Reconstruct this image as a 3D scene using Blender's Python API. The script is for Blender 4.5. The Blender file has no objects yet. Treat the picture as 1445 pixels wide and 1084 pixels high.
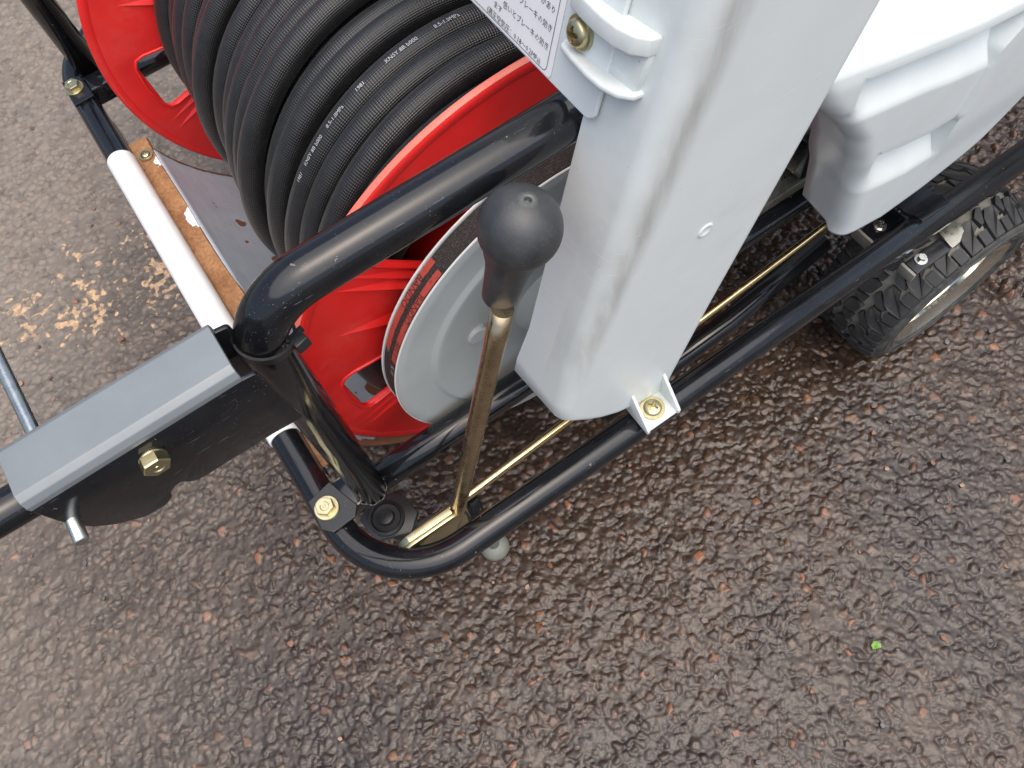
import bpy, bmesh, math, random
import numpy as np
from mathutils import Vector, Matrix, Quaternion
rad = math.radians
random.seed(7)
RNG = np.random.default_rng(11)
SC = bpy.context.scene
COL = SC.collection

# ------------------------------------------------------------------ camera, sky, sun, exposure
cam_data = bpy.data.cameras.new("camera")
cam = bpy.data.objects.new("camera", cam_data)
COL.objects.link(cam)
CAM_ROT = Matrix(((0.822429, 0.545559, -0.161168), (-0.562775, 0.738932, -0.370491), (-0.083032, 0.395404, 0.914747)))
cam.matrix_world = Matrix.Translation((0.0, 0.0, 0.92346)) @ CAM_ROT.to_4x4()
cam_data.sensor_width = 36.0
cam_data.lens = 36.0 * 1085.08 / 1445.0
cam_data.clip_start = 0.02
cam_data.clip_end = 200.0
SC.camera = cam

SUN_DIR = Vector((0.06, -0.26, 0.96)).normalized()
world = bpy.data.worlds.new("World")
SC.world = world
world.use_nodes = True
wn = world.node_tree.nodes
sky = wn.new("ShaderNodeTexSky")
sky.sky_type = 'NISHITA'
sky.sun_disc = False
sky.sun_elevation = math.asin(SUN_DIR.z)
sky.sun_rotation = math.atan2(SUN_DIR.x, SUN_DIR.y)
sky.air_density = 1.0
sky.dust_density = 5.0
sky.ozone_density = 1.0
world.node_tree.links.new(sky.outputs[0], wn["Background"].inputs[0])
wn["Background"].inputs[1].default_value = 0.105
sun_data = bpy.data.lights.new("sun", 'SUN')
sun_data.energy = 1.5
sun_data.angle = rad(98)
sun_data.color = (1.0, 0.965, 0.91)
sun = bpy.data.objects.new("sun", sun_data)
COL.objects.link(sun)
sun.rotation_euler = SUN_DIR.to_track_quat('Z', 'Y').to_euler()
SC.view_settings.view_transform = 'Standard'
SC.view_settings.look = 'None'
SC.view_settings.exposure = 1.00
SC.view_settings.gamma = 1.0
SC.view_settings.use_curve_mapping = False

# ------------------------------------------------------------------ material helpers
class NT:
    def __init__(s, name):
        s.m = bpy.data.materials.new(name)
        s.m.use_nodes = True
        s.t = s.m.node_tree
        s.b = s.t.nodes["Principled BSDF"]
    def n(s, typ, **kw):
        o = s.t.nodes.new(typ)
        for k, v in kw.items():
            setattr(o, k, v)
        return o
    def l(s, a, b):
        s.t.links.new(a, b)
    def set(s, **kw):
        for k, v in kw.items():
            k = k.replace("_", " ")
            for i in s.b.inputs:
                if i.name.lower() == k.lower():
                    i.default_value = v
    def coord(s, kind="Object"):
        return s.n("ShaderNodeTexCoord").outputs[kind]
    def noise(s, scale, detail=3, rough=.55, vec=None, out=0):
        o = s.n("ShaderNodeTexNoise")
        o.inputs["Scale"].default_value = scale
        o.inputs["Detail"].default_value = detail
        o.inputs["Roughness"].default_value = rough
        s.l(vec if vec is not None else s.coord(), o.inputs["Vector"])
        return o.outputs[out]
    def ramp(s, fac, *stops):
        o = s.n("ShaderNodeValToRGB")
        e = o.color_ramp.elements
        while len(e) < len(stops):
            e.new(.5)
        for el, (p, c) in zip(e, stops):
            el.position = p
            el.color = (c, c, c, 1) if isinstance(c, (int, float)) else (*c, 1)
        s.l(fac, o.inputs[0])
        return o.outputs[0]
    def mix(s, fac, a, b, mode='MIX'):
        o = s.n("ShaderNodeMix", data_type='RGBA', blend_type=mode)
        for v, i in ((fac, 0), (a, 6), (b, 7)):
            if hasattr(v, "node"):
                s.l(v, o.inputs[i])
            elif i == 0:
                o.inputs[0].default_value = v
            else:
                o.inputs[i].default_value = (*v, 1)
        return o.outputs[2]
    def math(s, op, a, b=0.0, c=0.0):
        o = s.n("ShaderNodeMath", operation=op)
        for v, i in ((a, 0), (b, 1), (c, 2)):
            if hasattr(v, "node"):
                s.l(v, o.inputs[i])
            else:
                o.inputs[i].default_value = v
        return o.outputs[0]
    def sep(s, vec):
        o = s.n("ShaderNodeSeparateXYZ")
        s.l(vec, o.inputs[0])
        return o.outputs
    def attr(s, name):
        return s.n("ShaderNodeAttribute", attribute_name=name)
    def bump(s, h, strength=.3, dist=.001, prev=None):
        o = s.n("ShaderNodeBump")
        o.inputs["Strength"].default_value = strength
        o.inputs["Distance"].default_value = dist
        s.l(h, o.inputs["Height"])
        if prev is not None:
            s.l(prev, o.inputs["Normal"])
        s.l(o.outputs[0], s.b.inputs["Normal"])
        return o.outputs[0]
    def to(s, out, name):
        s.l(out, s.b.inputs[name])

def m_black_paint():
    k = NT("black_gloss_paint")
    d = k.noise(35, 5, .65)
    specks = k.ramp(k.noise(900, 2, .5), (.69, 0.0), (.75, 1.0))
    specks = k.math('MULTIPLY', specks, k.ramp(k.noise(60, 2), (.42, 0.0), (.62, 1.0)))
    mp = k.n("ShaderNodeMapping")
    k.l(k.coord(), mp.inputs[0])
    mp.inputs[2].default_value = (rad(20), rad(35), rad(50))
    mp.inputs[3].default_value = (60, 1400, 1400)
    scr = k.ramp(k.noise(1, 2, .5, mp.outputs[0]), (.70, 0.0), (.73, 1.0))
    scr = k.math('MULTIPLY', scr, k.ramp(k.noise(24, 2), (.52, 0.0), (.60, .8)))
    chip = k.ramp(k.noise(150, 3, .55), (.735, 0.0), (.75, 1.0))
    base = k.mix(k.ramp(d, (.3, 0.0), (.8, 1.0)), (.005, .0055, .007), (.012, .013, .015))
    base = k.mix(k.math('MULTIPLY', specks, .8), base, (.20, .19, .17))
    base = k.mix(scr, base, (.16, .165, .17))
    base = k.mix(chip, base, (.17, .13, .10))
    k.to(base, "Base Color")
    k.to(k.mix(chip, k.ramp(d, (.2, .07), (.8, .20)), (.6, .6, .6)), "Roughness")
    k.set(Specular_IOR_Level=.45, IOR=1.45, Coat_Weight=.18, Coat_Roughness=.05)
    k.bump(k.noise(220, 3), .05, .0008)
    return k.m

def m_sky_sheen_paint():
    k = NT("black_paint_sky_sheen")
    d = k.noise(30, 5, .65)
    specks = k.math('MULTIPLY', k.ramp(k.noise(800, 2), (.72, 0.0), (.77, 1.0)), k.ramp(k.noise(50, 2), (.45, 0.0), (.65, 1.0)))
    base = k.mix(k.ramp(d, (.3, 0.0), (.8, 1.0)), (.145, .165, .175), (.178, .198, .208))  # grey stands in for sky sheen on black paint, set into the colour
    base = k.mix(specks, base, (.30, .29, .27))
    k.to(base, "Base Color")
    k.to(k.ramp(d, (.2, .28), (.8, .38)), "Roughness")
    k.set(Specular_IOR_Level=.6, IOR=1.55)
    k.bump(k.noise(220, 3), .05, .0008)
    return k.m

def m_plastic(name, col, rough, spec=.5, dirt=0.0):
    k = NT(name)
    n = k.noise(18, 4, .6)
    c2 = tuple(c * .9 for c in col)
    base = k.mix(k.ramp(n, (.35, 0.0), (.75, 1.0)), col, c2)
    if dirt:
        sp = k.ramp(k.noise(420, 2), (.74, 0.0), (.79, 1.0))
        base = k.mix(k.math('MULTIPLY', sp, dirt), base, (.16, .14, .11))
    k.to(base, "Base Color")
    k.to(k.ramp(n, (.3, rough - .06), (.8, rough + .08)), "Roughness")
    k.set(Specular_IOR_Level=spec)
    k.bump(k.noise(1400, 2), .06, .0004)
    return k.m

def m_red():
    k = NT("red_plastic")
    n = k.noise(22, 4, .6)
    base = k.mix(k.ramp(n, (.35, 0.0), (.75, 1.0)), (.72, .020, .017), (.62, .014, .013))
    rub = k.math('MULTIPLY', k.ramp(k.noise(9, 4, .6), (.52, 0.0), (.68, .30)), k.ramp(k.noise(160, 3), (.35, 0.0), (.65, 1.0)))
    base = k.mix(rub, base, (.62, .16, .13))
    sp = k.ramp(k.noise(500, 2), (.73, 0.0), (.78, .35))
    base = k.mix(sp, base, (.75, .35, .28))
    k.to(base, "Base Color")
    k.to(k.ramp(n, (.3, .28), (.8, .42)), "Roughness")
    k.set(Specular_IOR_Level=.45)
    k.bump(k.noise(300, 3), .05, .0008)
    return k.m

def m_cover():
    """white moulded plastic with a rubbed dirt streak along the front edge and pale scuffs"""
    k = NT("white_cover_plastic")
    co = k.coord()
    x, y, z = k.sep(co)
    n = k.noise(14, 4, .6)
    base = k.mix(k.ramp(n, (.35, 0.0), (.75, 1.0)), (.655, .70, .69), (.605, .65, .64))
    # streak: lies along x = x0 + slope * z on the outer corner
    sx = k.math('SUBTRACT', x, k.math('MULTIPLY_ADD', z, .312, -.0070))
    wob = k.math('MULTIPLY_ADD', k.noise(14, 2), .010, -.005)
    dd = k.math('ABSOLUTE', k.math('ADD', sx, wob))
    band = k.n("ShaderNodeMapRange", interpolation_type='SMOOTHSTEP')
    k.l(dd, band.inputs[0])
    band.inputs[1].default_value = .0150
    band.inputs[2].default_value = .0
    zf = k.n("ShaderNodeMapRange", interpolation_type='SMOOTHSTEP')
    k.l(z, zf.inputs[0])
    zf.inputs[1].default_value = .36
    zf.inputs[2].default_value = .50
    st = k.n("ShaderNodeMapping")
    k.l(co, st.inputs[0])
    st.inputs[3].default_value = (130, 130, 22)
    sm = k.ramp(k.noise(1, 5, .65, st.outputs[0]), (.25, 0.35), (.70, 1.0))
    mask = k.math('MULTIPLY', k.math('MULTIPLY', band.outputs[0], zf.outputs[0]), sm)
    outer = k.math('LESS_THAN', y, .200)
    mask = k.math('MULTIPLY', mask, outer)
    base = k.mix(k.math('MULTIPLY', mask, .62), base, (.24, .225, .19))
    # pale scuffs running across
    mp = k.n("ShaderNodeMapping")
    k.l(co, mp.inputs[0])
    mp.inputs[2].default_value = (0, rad(35), 0)
    mp.inputs[3].default_value = (30, 30, 900)
    sc = k.ramp(k.noise(1, 3, .6, mp.outputs[0]), (.66, 0.0), (.72, 1.0))
    sc = k.math('MULTIPLY', sc, k.ramp(k.noise(12, 2), (.44, 0.0), (.58, .9)))
    base = k.mix(sc, base, (.80, .83, .83))
    grime = k.math('MULTIPLY', k.ramp(k.noise(7, 5, .65), (.50, 0.0), (.72, .30)), k.ramp(k.noise(90, 4, .7), (.35, 0.2), (.7, 1.0)))
    base = k.mix(grime, base, (.36, .345, .30))
    sp = k.ramp(k.noise(330, 2), (.76, 0.0), (.79, .7))
    base = k.mix(sp, base, (.2, .18, .15))
    k.to(base, "Base Color")
    k.to(k.ramp(n, (.3, .33), (.8, .45)), "Roughness")
    k.set(Specular_IOR_Level=.5)
    k.bump(k.noise(1200, 2), .05, .0004)
    return k.m

def m_hose():
    k = NT("black_braided_hose")
    uv = k.sep(k.coord("UV"))
    a = k.math('SINE', k.math('MULTIPLY', uv[0], 2 * math.pi / .0021))
    b = k.math('SINE', k.math('MULTIPLY', uv[1], 2 * math.pi * 44))
    h = k.math('ADD', k.math('MULTIPLY', a, .55), k.math('MULTIPLY', b, .45))
    n = k.noise(60, 4, .6)
    base = k.mix(k.ramp(n, (.35, 0.0), (.75, 1.0)), (.0042, .0045, .005), (.0095, .0095, .010))
    dust = k.ramp(k.noise(700, 2), (.68, 0.0), (.78, .5))
    base = k.mix(k.math('MULTIPLY', dust, k.ramp(k.noise(25, 2), (.45, 0.0), (.7, 1.0))), base, (.14, .12, .11))
    k.to(base, "Base Color")
    k.to(k.ramp(n, (.3, .30), (.8, .46)), "Roughness")
    k.set(Specular_IOR_Level=.55, Sheen_Weight=.06)
    k.bump(h, .55, .00035)
    return k.m

def m_metal(name, col, rough, spots=None, metal=1.0, streak=False):
    k = NT(name)
    co = k.coord()
    n = k.noise(55, 5, .65)
    base = k.mix(k.ramp(n, (.3, 0.0), (.75, 1.0)), col, tuple(c * .72 for c in col))
    if spots:
        base = k.mix(k.ramp(k.noise(110, 4, .65), (.62, 0.0), (.74, .7)), base, spots)
    k.to(base, "Base Color")
    k.to(k.ramp(k.noise(150, 4, .65), (.25, max(.05, rough - .12)), (.8, rough + .15)), "Roughness")
    k.set(Metallic=metal)
    k.bump(k.noise(400, 3), .08, .0004)
    return k.m

def m_rust():
    k = NT("rusted_steel")
    n = k.noise(28, 6, .7)
    f = k.noise(300, 4, .7)
    base = k.mix(k.ramp(n, (.3, 0.0), (.7, 1.0)), (.23, .10, .04), (.45, .24, .11))
    base = k.mix(k.ramp(f, (.4, 0.0), (.75, .7)), base, (.09, .038, .02))
    at = k.attr("bare").outputs["Fac"]
    edge = k.math('ADD', at, k.math('MULTIPLY_ADD', k.noise(170, 4, .7), .9, -.45))
    wm = k.ramp(edge, (.47, 0.0), (.53, 1.0))
    base = k.mix(wm, base, (.82, .82, .80))
    k.to(base, "Base Color")
    k.set(Roughness=.72, Specular_IOR_Level=.35)
    k.bump(f, .3, .0007)
    return k.m

def m_pan():
    k = NT("grey_painted_pan")
    at = k.attr("rust").outputs["Fac"]
    n = k.noise(30, 4, .6)
    base = k.mix(k.ramp(n, (.35, 0.0), (.75, 1.0)), (.46, .52, .60), (.40, .45, .52))
    edge = k.math('ADD', at, k.math('MULTIPLY_ADD', k.noise(120, 3, .6), .5, -.25))
    rm = k.ramp(edge, (.46, 0.0), (.52, 1.0))
    base = k.mix(rm, base, (.20, .085, .045))
    fl = k.ramp(k.noise(240, 3), (.69, 0.0), (.73, .8))
    base = k.mix(fl, base, (.08, .06, .05))
    k.to(base, "Base Color")
    k.to(k.mix(rm, (.22, .22, .22), (.75, .75, .75)), "Roughness")
    mp = k.n("ShaderNodeMapping")
    k.l(k.coord(), mp.inputs[0])
    mp.inputs[3].default_value = (40, 6, 40)
    k.bump(k.noise(1, 3, .5, mp.outputs[0]), .25, .004)
    return k.m

def m_tyre(name, base_c, dust_c, lo, hi):
    k = NT(name)
    n = k.noise(70, 5, .65)
    base = k.mix(k.ramp(n, (lo, 0.0), (hi, 1.0)), base_c, dust_c)
    k.to(base, "Base Color")
    k.set(Roughness=.62, Specular_IOR_Level=.4)
    k.bump(k.noise(500, 3), .25, .0006)
    return k.m

def m_knob():
    k = NT("worn_black_rubber")
    co = k.coord()
    z = k.sep(co)[2]
    n = k.noise(45, 4, .6)
    base = k.mix(k.ramp(n, (.3, 0.0), (.7, 1.0)), (.022, .024, .026), (.046, .049, .05))
    pores = k.ramp(k.noise(900, 3, .6), (.56, 0.0), (.66, 1.0))
    zone = k.ramp(k.noise(28, 2), (.42, 0.0), (.62, 1.0))
    base = k.mix(k.math('MULTIPLY', k.math('MULTIPLY', pores, zone), .35), base, (.13, .14, .13))
    xx, yy, zz = k.sep(co)
    rad2 = k.math('SQRT', k.math('ADD', k.math('MULTIPLY', xx, xx), k.math('MULTIPLY', yy, yy)))
    ringm = k.ramp(k.math('ADD', k.math('MULTIPLY', rad2, 100), k.math('MULTIPLY_ADD', k.noise(420, 3), .5, -.25)), (.22, .55), (.55, 0.0))
    ringm = k.math('MULTIPLY', ringm, k.math('GREATER_THAN', zz, .012))
    base = k.mix(ringm, base, (.15, .16, .15))
    k.to(base, "Base Color")
    k.to(k.ramp(n, (.3, .40), (.8, .55)), "Roughness")
    k.set(Specular_IOR_Level=.6)
    mp = k.n("ShaderNodeMapping")
    k.l(co, mp.inputs[0])
    mp.inputs[3].default_value = (500, 500, 1500)
    b1 = k.bump(k.noise(1, 3, .6, mp.outputs[0]), .18, .0006)
    k.bump(pores, -.25, .0005, b1)
    return k.m

def m_flat(name, col, rough=.6):
    k = NT(name)
    n = k.noise(200, 3)
    base = k.mix(k.ramp(n, (.35, 0.0), (.7, 1.0)), col, tuple(c * .82 for c in col))
    k.to(base, "Base Color")
    k.set(Roughness=rough)
    return k.m

def m_belt():
    k = NT("black_belt_fabric")
    n = k.noise(1100, 2)
    base = k.mix(k.ramp(n, (.5, 0.0), (.72, 1.0)), (.022, .02, .019), (.11, .085, .065))
    k.to(base, "Base Color")
    k.set(Roughness=.75, Specular_IOR_Level=.3)
    k.bump(k.noise(1500, 2), .3, .0004)
    return k.m

def m_belt_red():
    k = NT("red_belt_print")
    n = k.noise(420, 4, .7)
    base = k.mix(k.ramp(n, (.56, 0.0), (.66, 1.0)), (.42, .055, .035), (.05, .03, .025))
    k.to(base, "Base Color")
    k.set(Roughness=.7)
    return k.m

def m_asphalt():
    k = NT("wet_asphalt")
    tone = k.attr("tone").outputs["Fac"]
    rise = k.attr("rise").outputs["Fac"]
    flake = k.attr("flake").outputs["Fac"]
    outer = k.attr("outer").outputs["Fac"]        # the coarse sheet round the modelled patch takes its chips from the texture
    co = k.coord()
    vor = k.n("ShaderNodeTexVoronoi")
    vor.inputs["Scale"].default_value = 105
    k.l(co, vor.inputs["Vector"])
    vcol = k.sep(vor.outputs["Color"])
    vh = k.ramp(vor.outputs["Distance"], (.15, 1.0), (.62, 0.0))
    tone = k.mix(outer, tone, vcol[0])
    rise = k.mix(outer, rise, k.math('MULTIPLY', vh, k.math('MULTIPLY_ADD', vcol[1], .6, .4)))
    x, y, z = k.sep(co)
    big = k.noise(2.6, 3, .5)
    mid = k.noise(38, 4, .6)
    fine = k.noise(700, 4, .65)
    stone = k.ramp(tone, (0.0, (.027, .0165, .011)), (.30, (.050, .031, .021)), (.60, (.080, .049, .032)), (.80, (.042, .036, .033)), (.95, (.115, .060, .034)), (.99, (.21, .085, .040)))
    st = k.t.nodes[-1]
    binder = k.mix(k.ramp(mid, (.35, 0.0), (.7, 1.0)), (.011, .007, .0045), (.032, .0205, .014))
    base = k.mix(k.ramp(rise, (.28, 0.0), (.66, .95)), binder, stone)
    base = k.mix(k.ramp(fine, (.45, 0.0), (.78, .38)), base, (.105, .070, .050))
    damp = k.ramp(k.math('ADD', k.noise(3.2, 4, .6), k.math('MULTIPLY_ADD', mid, .16, -.08)), (.52, 0.0), (.60, .5))
    base = k.mix(damp, base, (.017, .0145, .0145))
    # dry towards the front-left of the lane, damp elsewhere; the damp patches have uneven edges
    dry = k.n("ShaderNodeMapRange", interpolation_type='SMOOTHSTEP')
    ax = k.math('ADD', k.math('SUBTRACT', k.math('MULTIPLY', y, 1.0), k.math('MULTIPLY', x, 1.1)), k.math('MULTIPLY_ADD', big, .9, -.45))
    k.l(ax, dry.inputs[0])
    dry.inputs[1].default_value = .45
    dry.inputs[2].default_value = 1.45
    dm = k.math('MULTIPLY', dry.outputs[0], .85)
    base = k.mix(dm, base, k.mix(k.ramp(rise, (.05, .25), (.6, .72)), base, (.27, .235, .195)))
    grain = k.ramp(k.math('ADD', flake, k.math('MULTIPLY_ADD', k.noise(520, 3, .65), 1.5, -.75)), (.40, 0.0), (.62, .85))
    grain = k.math('MULTIPLY', grain, k.ramp(flake, (.02, 0.0), (.15, 1.0)))
    base = k.mix(grain, base, k.mix(k.ramp(k.noise(140, 2), (.4, 0.0), (.6, 1.0)), (.56, .37, .20), (.36, .24, .15)))
    k.to(base, "Base Color")
    rr = k.mix(dm, k.ramp(mid, (.3, .13), (.75, .34)), (.62, .62, .62))
    k.to(rr, "Roughness")
    k.set(Specular_IOR_Level=.6, IOR=1.4)
    b0 = k.bump(k.math('MULTIPLY', rise, outer), 1.0, .004)
    b1 = k.bump(k.noise(260, 4, .6), .22, .0014, b0)
    k.bump(fine, .25, .0006, b1)
    return k.m

M = dict(
    paint=m_black_paint(), sky_sheen=m_sky_sheen_paint(), red=m_red(), cover=m_cover(),
    white=m_plastic("white_housing_plastic", (.65, .70, .70), .36, .5, .3),
    pulley=m_plastic("pale_grey_pulley", (.44, .475, .465), .42, .45, .2),
    lip=m_plastic("white_worn_lip", (.74, .73, .70), .5),
    peach=m_plastic("worn_red_edge", (.74, .16, .11), .45),
    hose=m_hose(), sleeve=m_plastic("white_sleeve", (.86, .88, .88), .35, .5, .9),
    zinc=m_metal("yellow_zinc", (.60, .54, .33), .36),
    gold=m_metal("brass_zinc_rod", (.80, .62, .33), .22),
    lever=m_metal("old_zinc_lever", (.58, .46, .29), .28, (.26, .13, .06)),
    steel=m_metal("bright_zinc_steel", (.64, .66, .62), .26, (.30, .29, .25)),
    galv=m_metal("galvanised_sheet", (.62, .60, .50), .34, (.30, .28, .20)),
    chrome=m_metal("plated_rim", (.80, .78, .70), .12),
    rust=m_rust(), pan=m_pan(),
    tyre=m_tyre("tyre_rubber", (.032, .033, .033), (.10, .10, .088), .4, .75),
    tread=m_tyre("tread_rubber", (.026, .027, .028), (.07, .068, .062), .5, .85),
    groove=m_tyre("dusty_groove_rubber", (.13, .128, .11), (.21, .205, .175), .3, .7),
    knob=m_knob(), tie=m_plastic("black_nylon", (.018, .019, .021), .38),
    label=m_plastic("white_label", (.84, .84, .84), .4), ink=m_flat("dark_ink", (.06, .07, .09)),
    belt=m_belt(), bred=m_belt_red(), print=m_flat("white_print", (.42, .44, .46)),
    dark=m_flat("dark_hole", (.008, .008, .008)), grey=m_flat("bare_grey_plate", (.20, .19, .17), .5),
    rubber=m_plastic("grey_rubber_foot", (.20, .21, .175), .45, .5, .8), asphalt=m_asphalt(),
    stone=None, leaf=None)

def m_stone(name, a, b):
    k = NT(name)
    k.to(k.mix(k.ramp(k.noise(260, 4, .65), (.35, 0.0), (.7, 1.0)), a, b), "Base Color")
    k.set(Roughness=.42)
    k.bump(k.noise(600, 3), .3, .0006)
    return k.m
STONES = [m_stone("orange_stone", (.22, .10, .055), (.15, .07, .045)), m_stone("tan_stone", (.30, .19, .12), (.20, .13, .09)),
          m_stone("grey_stone", (.12, .115, .115), (.075, .072, .075)), m_stone("brown_stone", (.13, .085, .07), (.085, .06, .052))]
k = NT("green_leaf")
k.to(k.mix(k.ramp(k.noise(500, 3), (.35, 0.0), (.7, 1.0)), (.11, .25, .03), (.19, .34, .06)), "Base Color")
k.set(Roughness=.5)
M['leaf'] = k.m

# ------------------------------------------------------------------ object helpers
def thing(name, label, cat, loc, group=None):
    o = bpy.data.objects.new(name, None)
    COL.objects.link(o)
    o.location = loc
    o.empty_display_size = .05
    o['label'] = label
    o['category'] = cat
    if group:
        o['group'] = group
    return o

def world_loc(o):
    v = Vector(o.location)
    return v if o.parent is None else v + world_loc(o.parent)

def put(o, parent, at=(0, 0, 0), rot=None):
    """link o so that its mesh, written in world coordinates about `at`, stands where it is written"""
    if o.name not in COL.objects:
        COL.objects.link(o)
    at = Vector(at)
    if parent is not None:
        o.parent = parent
        o.location = at - world_loc(parent)
    else:
        o.location = at
    if rot is not None:
        o.rotation_mode = 'QUATERNION'
        o.rotation_quaternion = rot
    return o

def mesh_obj(name, me, mat, parent, at=(0, 0, 0), rot=None, label=None):
    o = bpy.data.objects.new(name, me)
    if name in ('handle_channel', 'sign_panel', 'lug_plate', 'rail_saddle', 'tab_floor', 'axle_bracket', 'pump_beam'):
        weighted(o)
    if mat is not None and not me.materials:
        me.materials.append(mat)
    put(o, parent, at, rot)
    if label:
        o['label'] = label
    return o

def weighted(o):
    md = o.modifiers.new("even_faces", 'WEIGHTED_NORMAL')
    md.keep_sharp = True
    md.weight = 90

def smooth(me, on=True):
    me.polygons.foreach_set("use_smooth", [on] * len(me.polygons))

def auto_smooth(me, ang=35):
    bm = bmesh.new()
    bm.from_mesh(me)
    a = rad(ang)
    for f in bm.faces:
        f.smooth = True
    for e in bm.edges:
        if len(e.link_faces) == 2 and e.calc_face_angle(0) > a:
            e.smooth = False
    bm.to_mesh(me)
    bm.free()

def fillet(pts, r, n=10):
    """round the corners of a polyline; r is one radius or a list per inner corner"""
    P = [Vector(p) for p in pts]
    rs = r if isinstance(r, (list, tuple)) else [r] * (len(P) - 2)
    out = [P[0]]
    for i in range(1, len(P) - 1):
        a, b, c = P[i - 1], P[i], P[i + 1]
        u, v = (a - b).normalized(), (c - b).normalized()
        ang = u.angle(v)
        t = rs[i - 1] / math.tan(ang / 2)
        p0, p1 = b + u * t, b + v * t
        cen = b + (u + v).normalized() * (rs[i - 1] / math.sin(ang / 2))
        w0, w1 = p0 - cen, p1 - cen
        tot = w0.angle(w1)
        axis = w0.cross(w1).normalized()
        for k in range(n + 1):
            out.append(cen + Quaternion(axis, tot * k / n) @ w0)
    out.append(P[-1])
    return out

def tube_mesh(name, pts, r, sides=20, caps=True, rfun=None):
    P = np.array([tuple(p) for p in pts], float)
    n = len(P)
    T = np.gradient(P, axis=0)
    T /= np.linalg.norm(T, axis=1)[:, None]
    up = np.array([0, 0, 1.0]) if abs(T[0][2]) < .9 else np.array([1.0, 0, 0])
    N = np.zeros_like(P)
    v = up - T[0] * (up @ T[0])
    N[0] = v / np.linalg.norm(v)
    for i in range(1, n):
        v = N[i - 1] - T[i] * (N[i - 1] @ T[i])
        N[i] = v / np.linalg.norm(v)
    B = np.cross(T, N)
    a = np.linspace(0, 2 * np.pi, sides, endpoint=False)
    R = np.full(n, r) if rfun is None else np.array([rfun(i / (n - 1)) for i in range(n)])
    V = P[:, None, :] + R[:, None, None] * (np.cos(a)[None, :, None] * N[:, None, :] + np.sin(a)[None, :, None] * B[:, None, :])
    V = V.reshape(-1, 3)
    i = np.arange(n - 1)[:, None] * sides
    j = np.arange(sides)[None, :]
    j2 = (j + 1) % sides
    F = np.stack([i + j, i + j2, i + sides + j2, i + sides + j], -1).reshape(-1, 4)
    me = bpy.data.meshes.new(name)
    faces = F.tolist()
    if caps:
        faces = faces + [list(range(sides))[::-1], [(n - 1) * sides + q for q in range(sides)]]
    me.from_pydata(V.tolist(), [], faces)
    L = np.concatenate([[0], np.cumsum(np.linalg.norm(np.diff(P, axis=0), axis=1))])
    uv = me.uv_layers.new(name="UVMap")
    jj = np.broadcast_to(j, (n - 1, sides))
    u0 = np.broadcast_to(L[:-1, None], (n - 1, sides))
    u1 = np.broadcast_to(L[1:, None], (n - 1, sides))
    UV = np.stack([np.stack([u0, jj / sides], -1), np.stack([u0, (jj + 1) / sides], -1),
                   np.stack([u1, (jj + 1) / sides], -1), np.stack([u1, jj / sides], -1)], 2).reshape(-1, 2)
    if caps:
        UV = np.concatenate([UV, np.zeros((2 * sides, 2))])
    uv.data.foreach_set("uv", UV.astype(np.float32).ravel())
    sm = np.ones(len(faces), bool)
    if caps:
        sm[-2:] = False
    me.polygons.foreach_set("use_smooth", sm)
    me.update()
    return me

def tube(name, pts, r, mat, parent, sides=20, label=None, caps=True, rfun=None):
    return mesh_obj(name, tube_mesh(name, pts, r, sides, caps, rfun), mat, parent, label=label)

def lathe_mesh(name, prof, seg=48, close=True, ang=30):
    """prof: (radius, height) pairs; turned about local Z"""
    bm = bmesh.new()
    rings = []
    for r, h in prof:
        if r < 1e-7:
            rings.append([bm.verts.new((0, 0, h))])
        else:
            rings.append([bm.verts.new((r * math.cos(2 * math.pi * i / seg), r * math.sin(2 * math.pi * i / seg), h)) for i in range(seg)])
    for a, b in zip(rings[:-1], rings[1:]):
        for i in range(seg):
            j = (i + 1) % seg
            if len(a) == 1:
                bm.faces.new((a[0], b[j], b[i]))
            elif len(b) == 1:
                bm.faces.new((a[i], a[j], b[0]))
            else:
                bm.faces.new((a[i], a[j], b[j], b[i]))
    bmesh.ops.recalc_face_normals(bm, faces=bm.faces)
    me = bpy.data.meshes.new(name)
    bm.to_mesh(me)
    bm.free()
    auto_smooth(me, ang)
    return me

def zrot(axis):
    return Vector((0, 0, 1)).rotation_difference(Vector(axis).normalized())

def prism_mesh(name, poly, axis_fn, lo, hi, bevel=0.0, seg=3, ang=40):
    """poly: 2D outline; axis_fn(a, b, t) gives the 3D point at depth t"""
    bm = bmesh.new()
    A = [bm.verts.new(axis_fn(a, b, lo)) for a, b in poly]
    B = [bm.verts.new(axis_fn(a, b, hi)) for a, b in poly]
    n = len(poly)
    bm.faces.new(A)
    bm.faces.new(B[::-1])
    for i in range(n):
        j = (i + 1) % n
        bm.faces.new((A[i], B[i], B[j], A[j]))
    bmesh.ops.recalc_face_normals(bm, faces=bm.faces)
    if bevel:
        es = [e for e in bm.edges if e.calc_face_angle(0) > rad(25)]
        bmesh.ops.bevel(bm, geom=es, offset=bevel, segments=seg, profile=.5, affect='EDGES', clamp_overlap=True)
    me = bpy.data.meshes.new(name)
    bm.to_mesh(me)
    bm.free()
    auto_smooth(me, ang)
    return me

def xz(a, b, t):
    return (a, t, b)
def xy(a, b, t):
    return (a, b, t)
def yz(a, b, t):
    return (t, a, b)

def box_mesh(name, lo, hi, bevel=.0015, seg=2):
    (x0, y0, z0), (x1, y1, z1) = lo, hi
    return prism_mesh(name, [(x0, y0), (x1, y0), (x1, y1), (x0, y1)], xy, z0, z1, bevel, seg)

def box(name, lo, hi, mat, parent, bevel=.0015, label=None):
    return mesh_obj(name, box_mesh(name, lo, hi, bevel), mat, parent, label=label)

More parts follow.
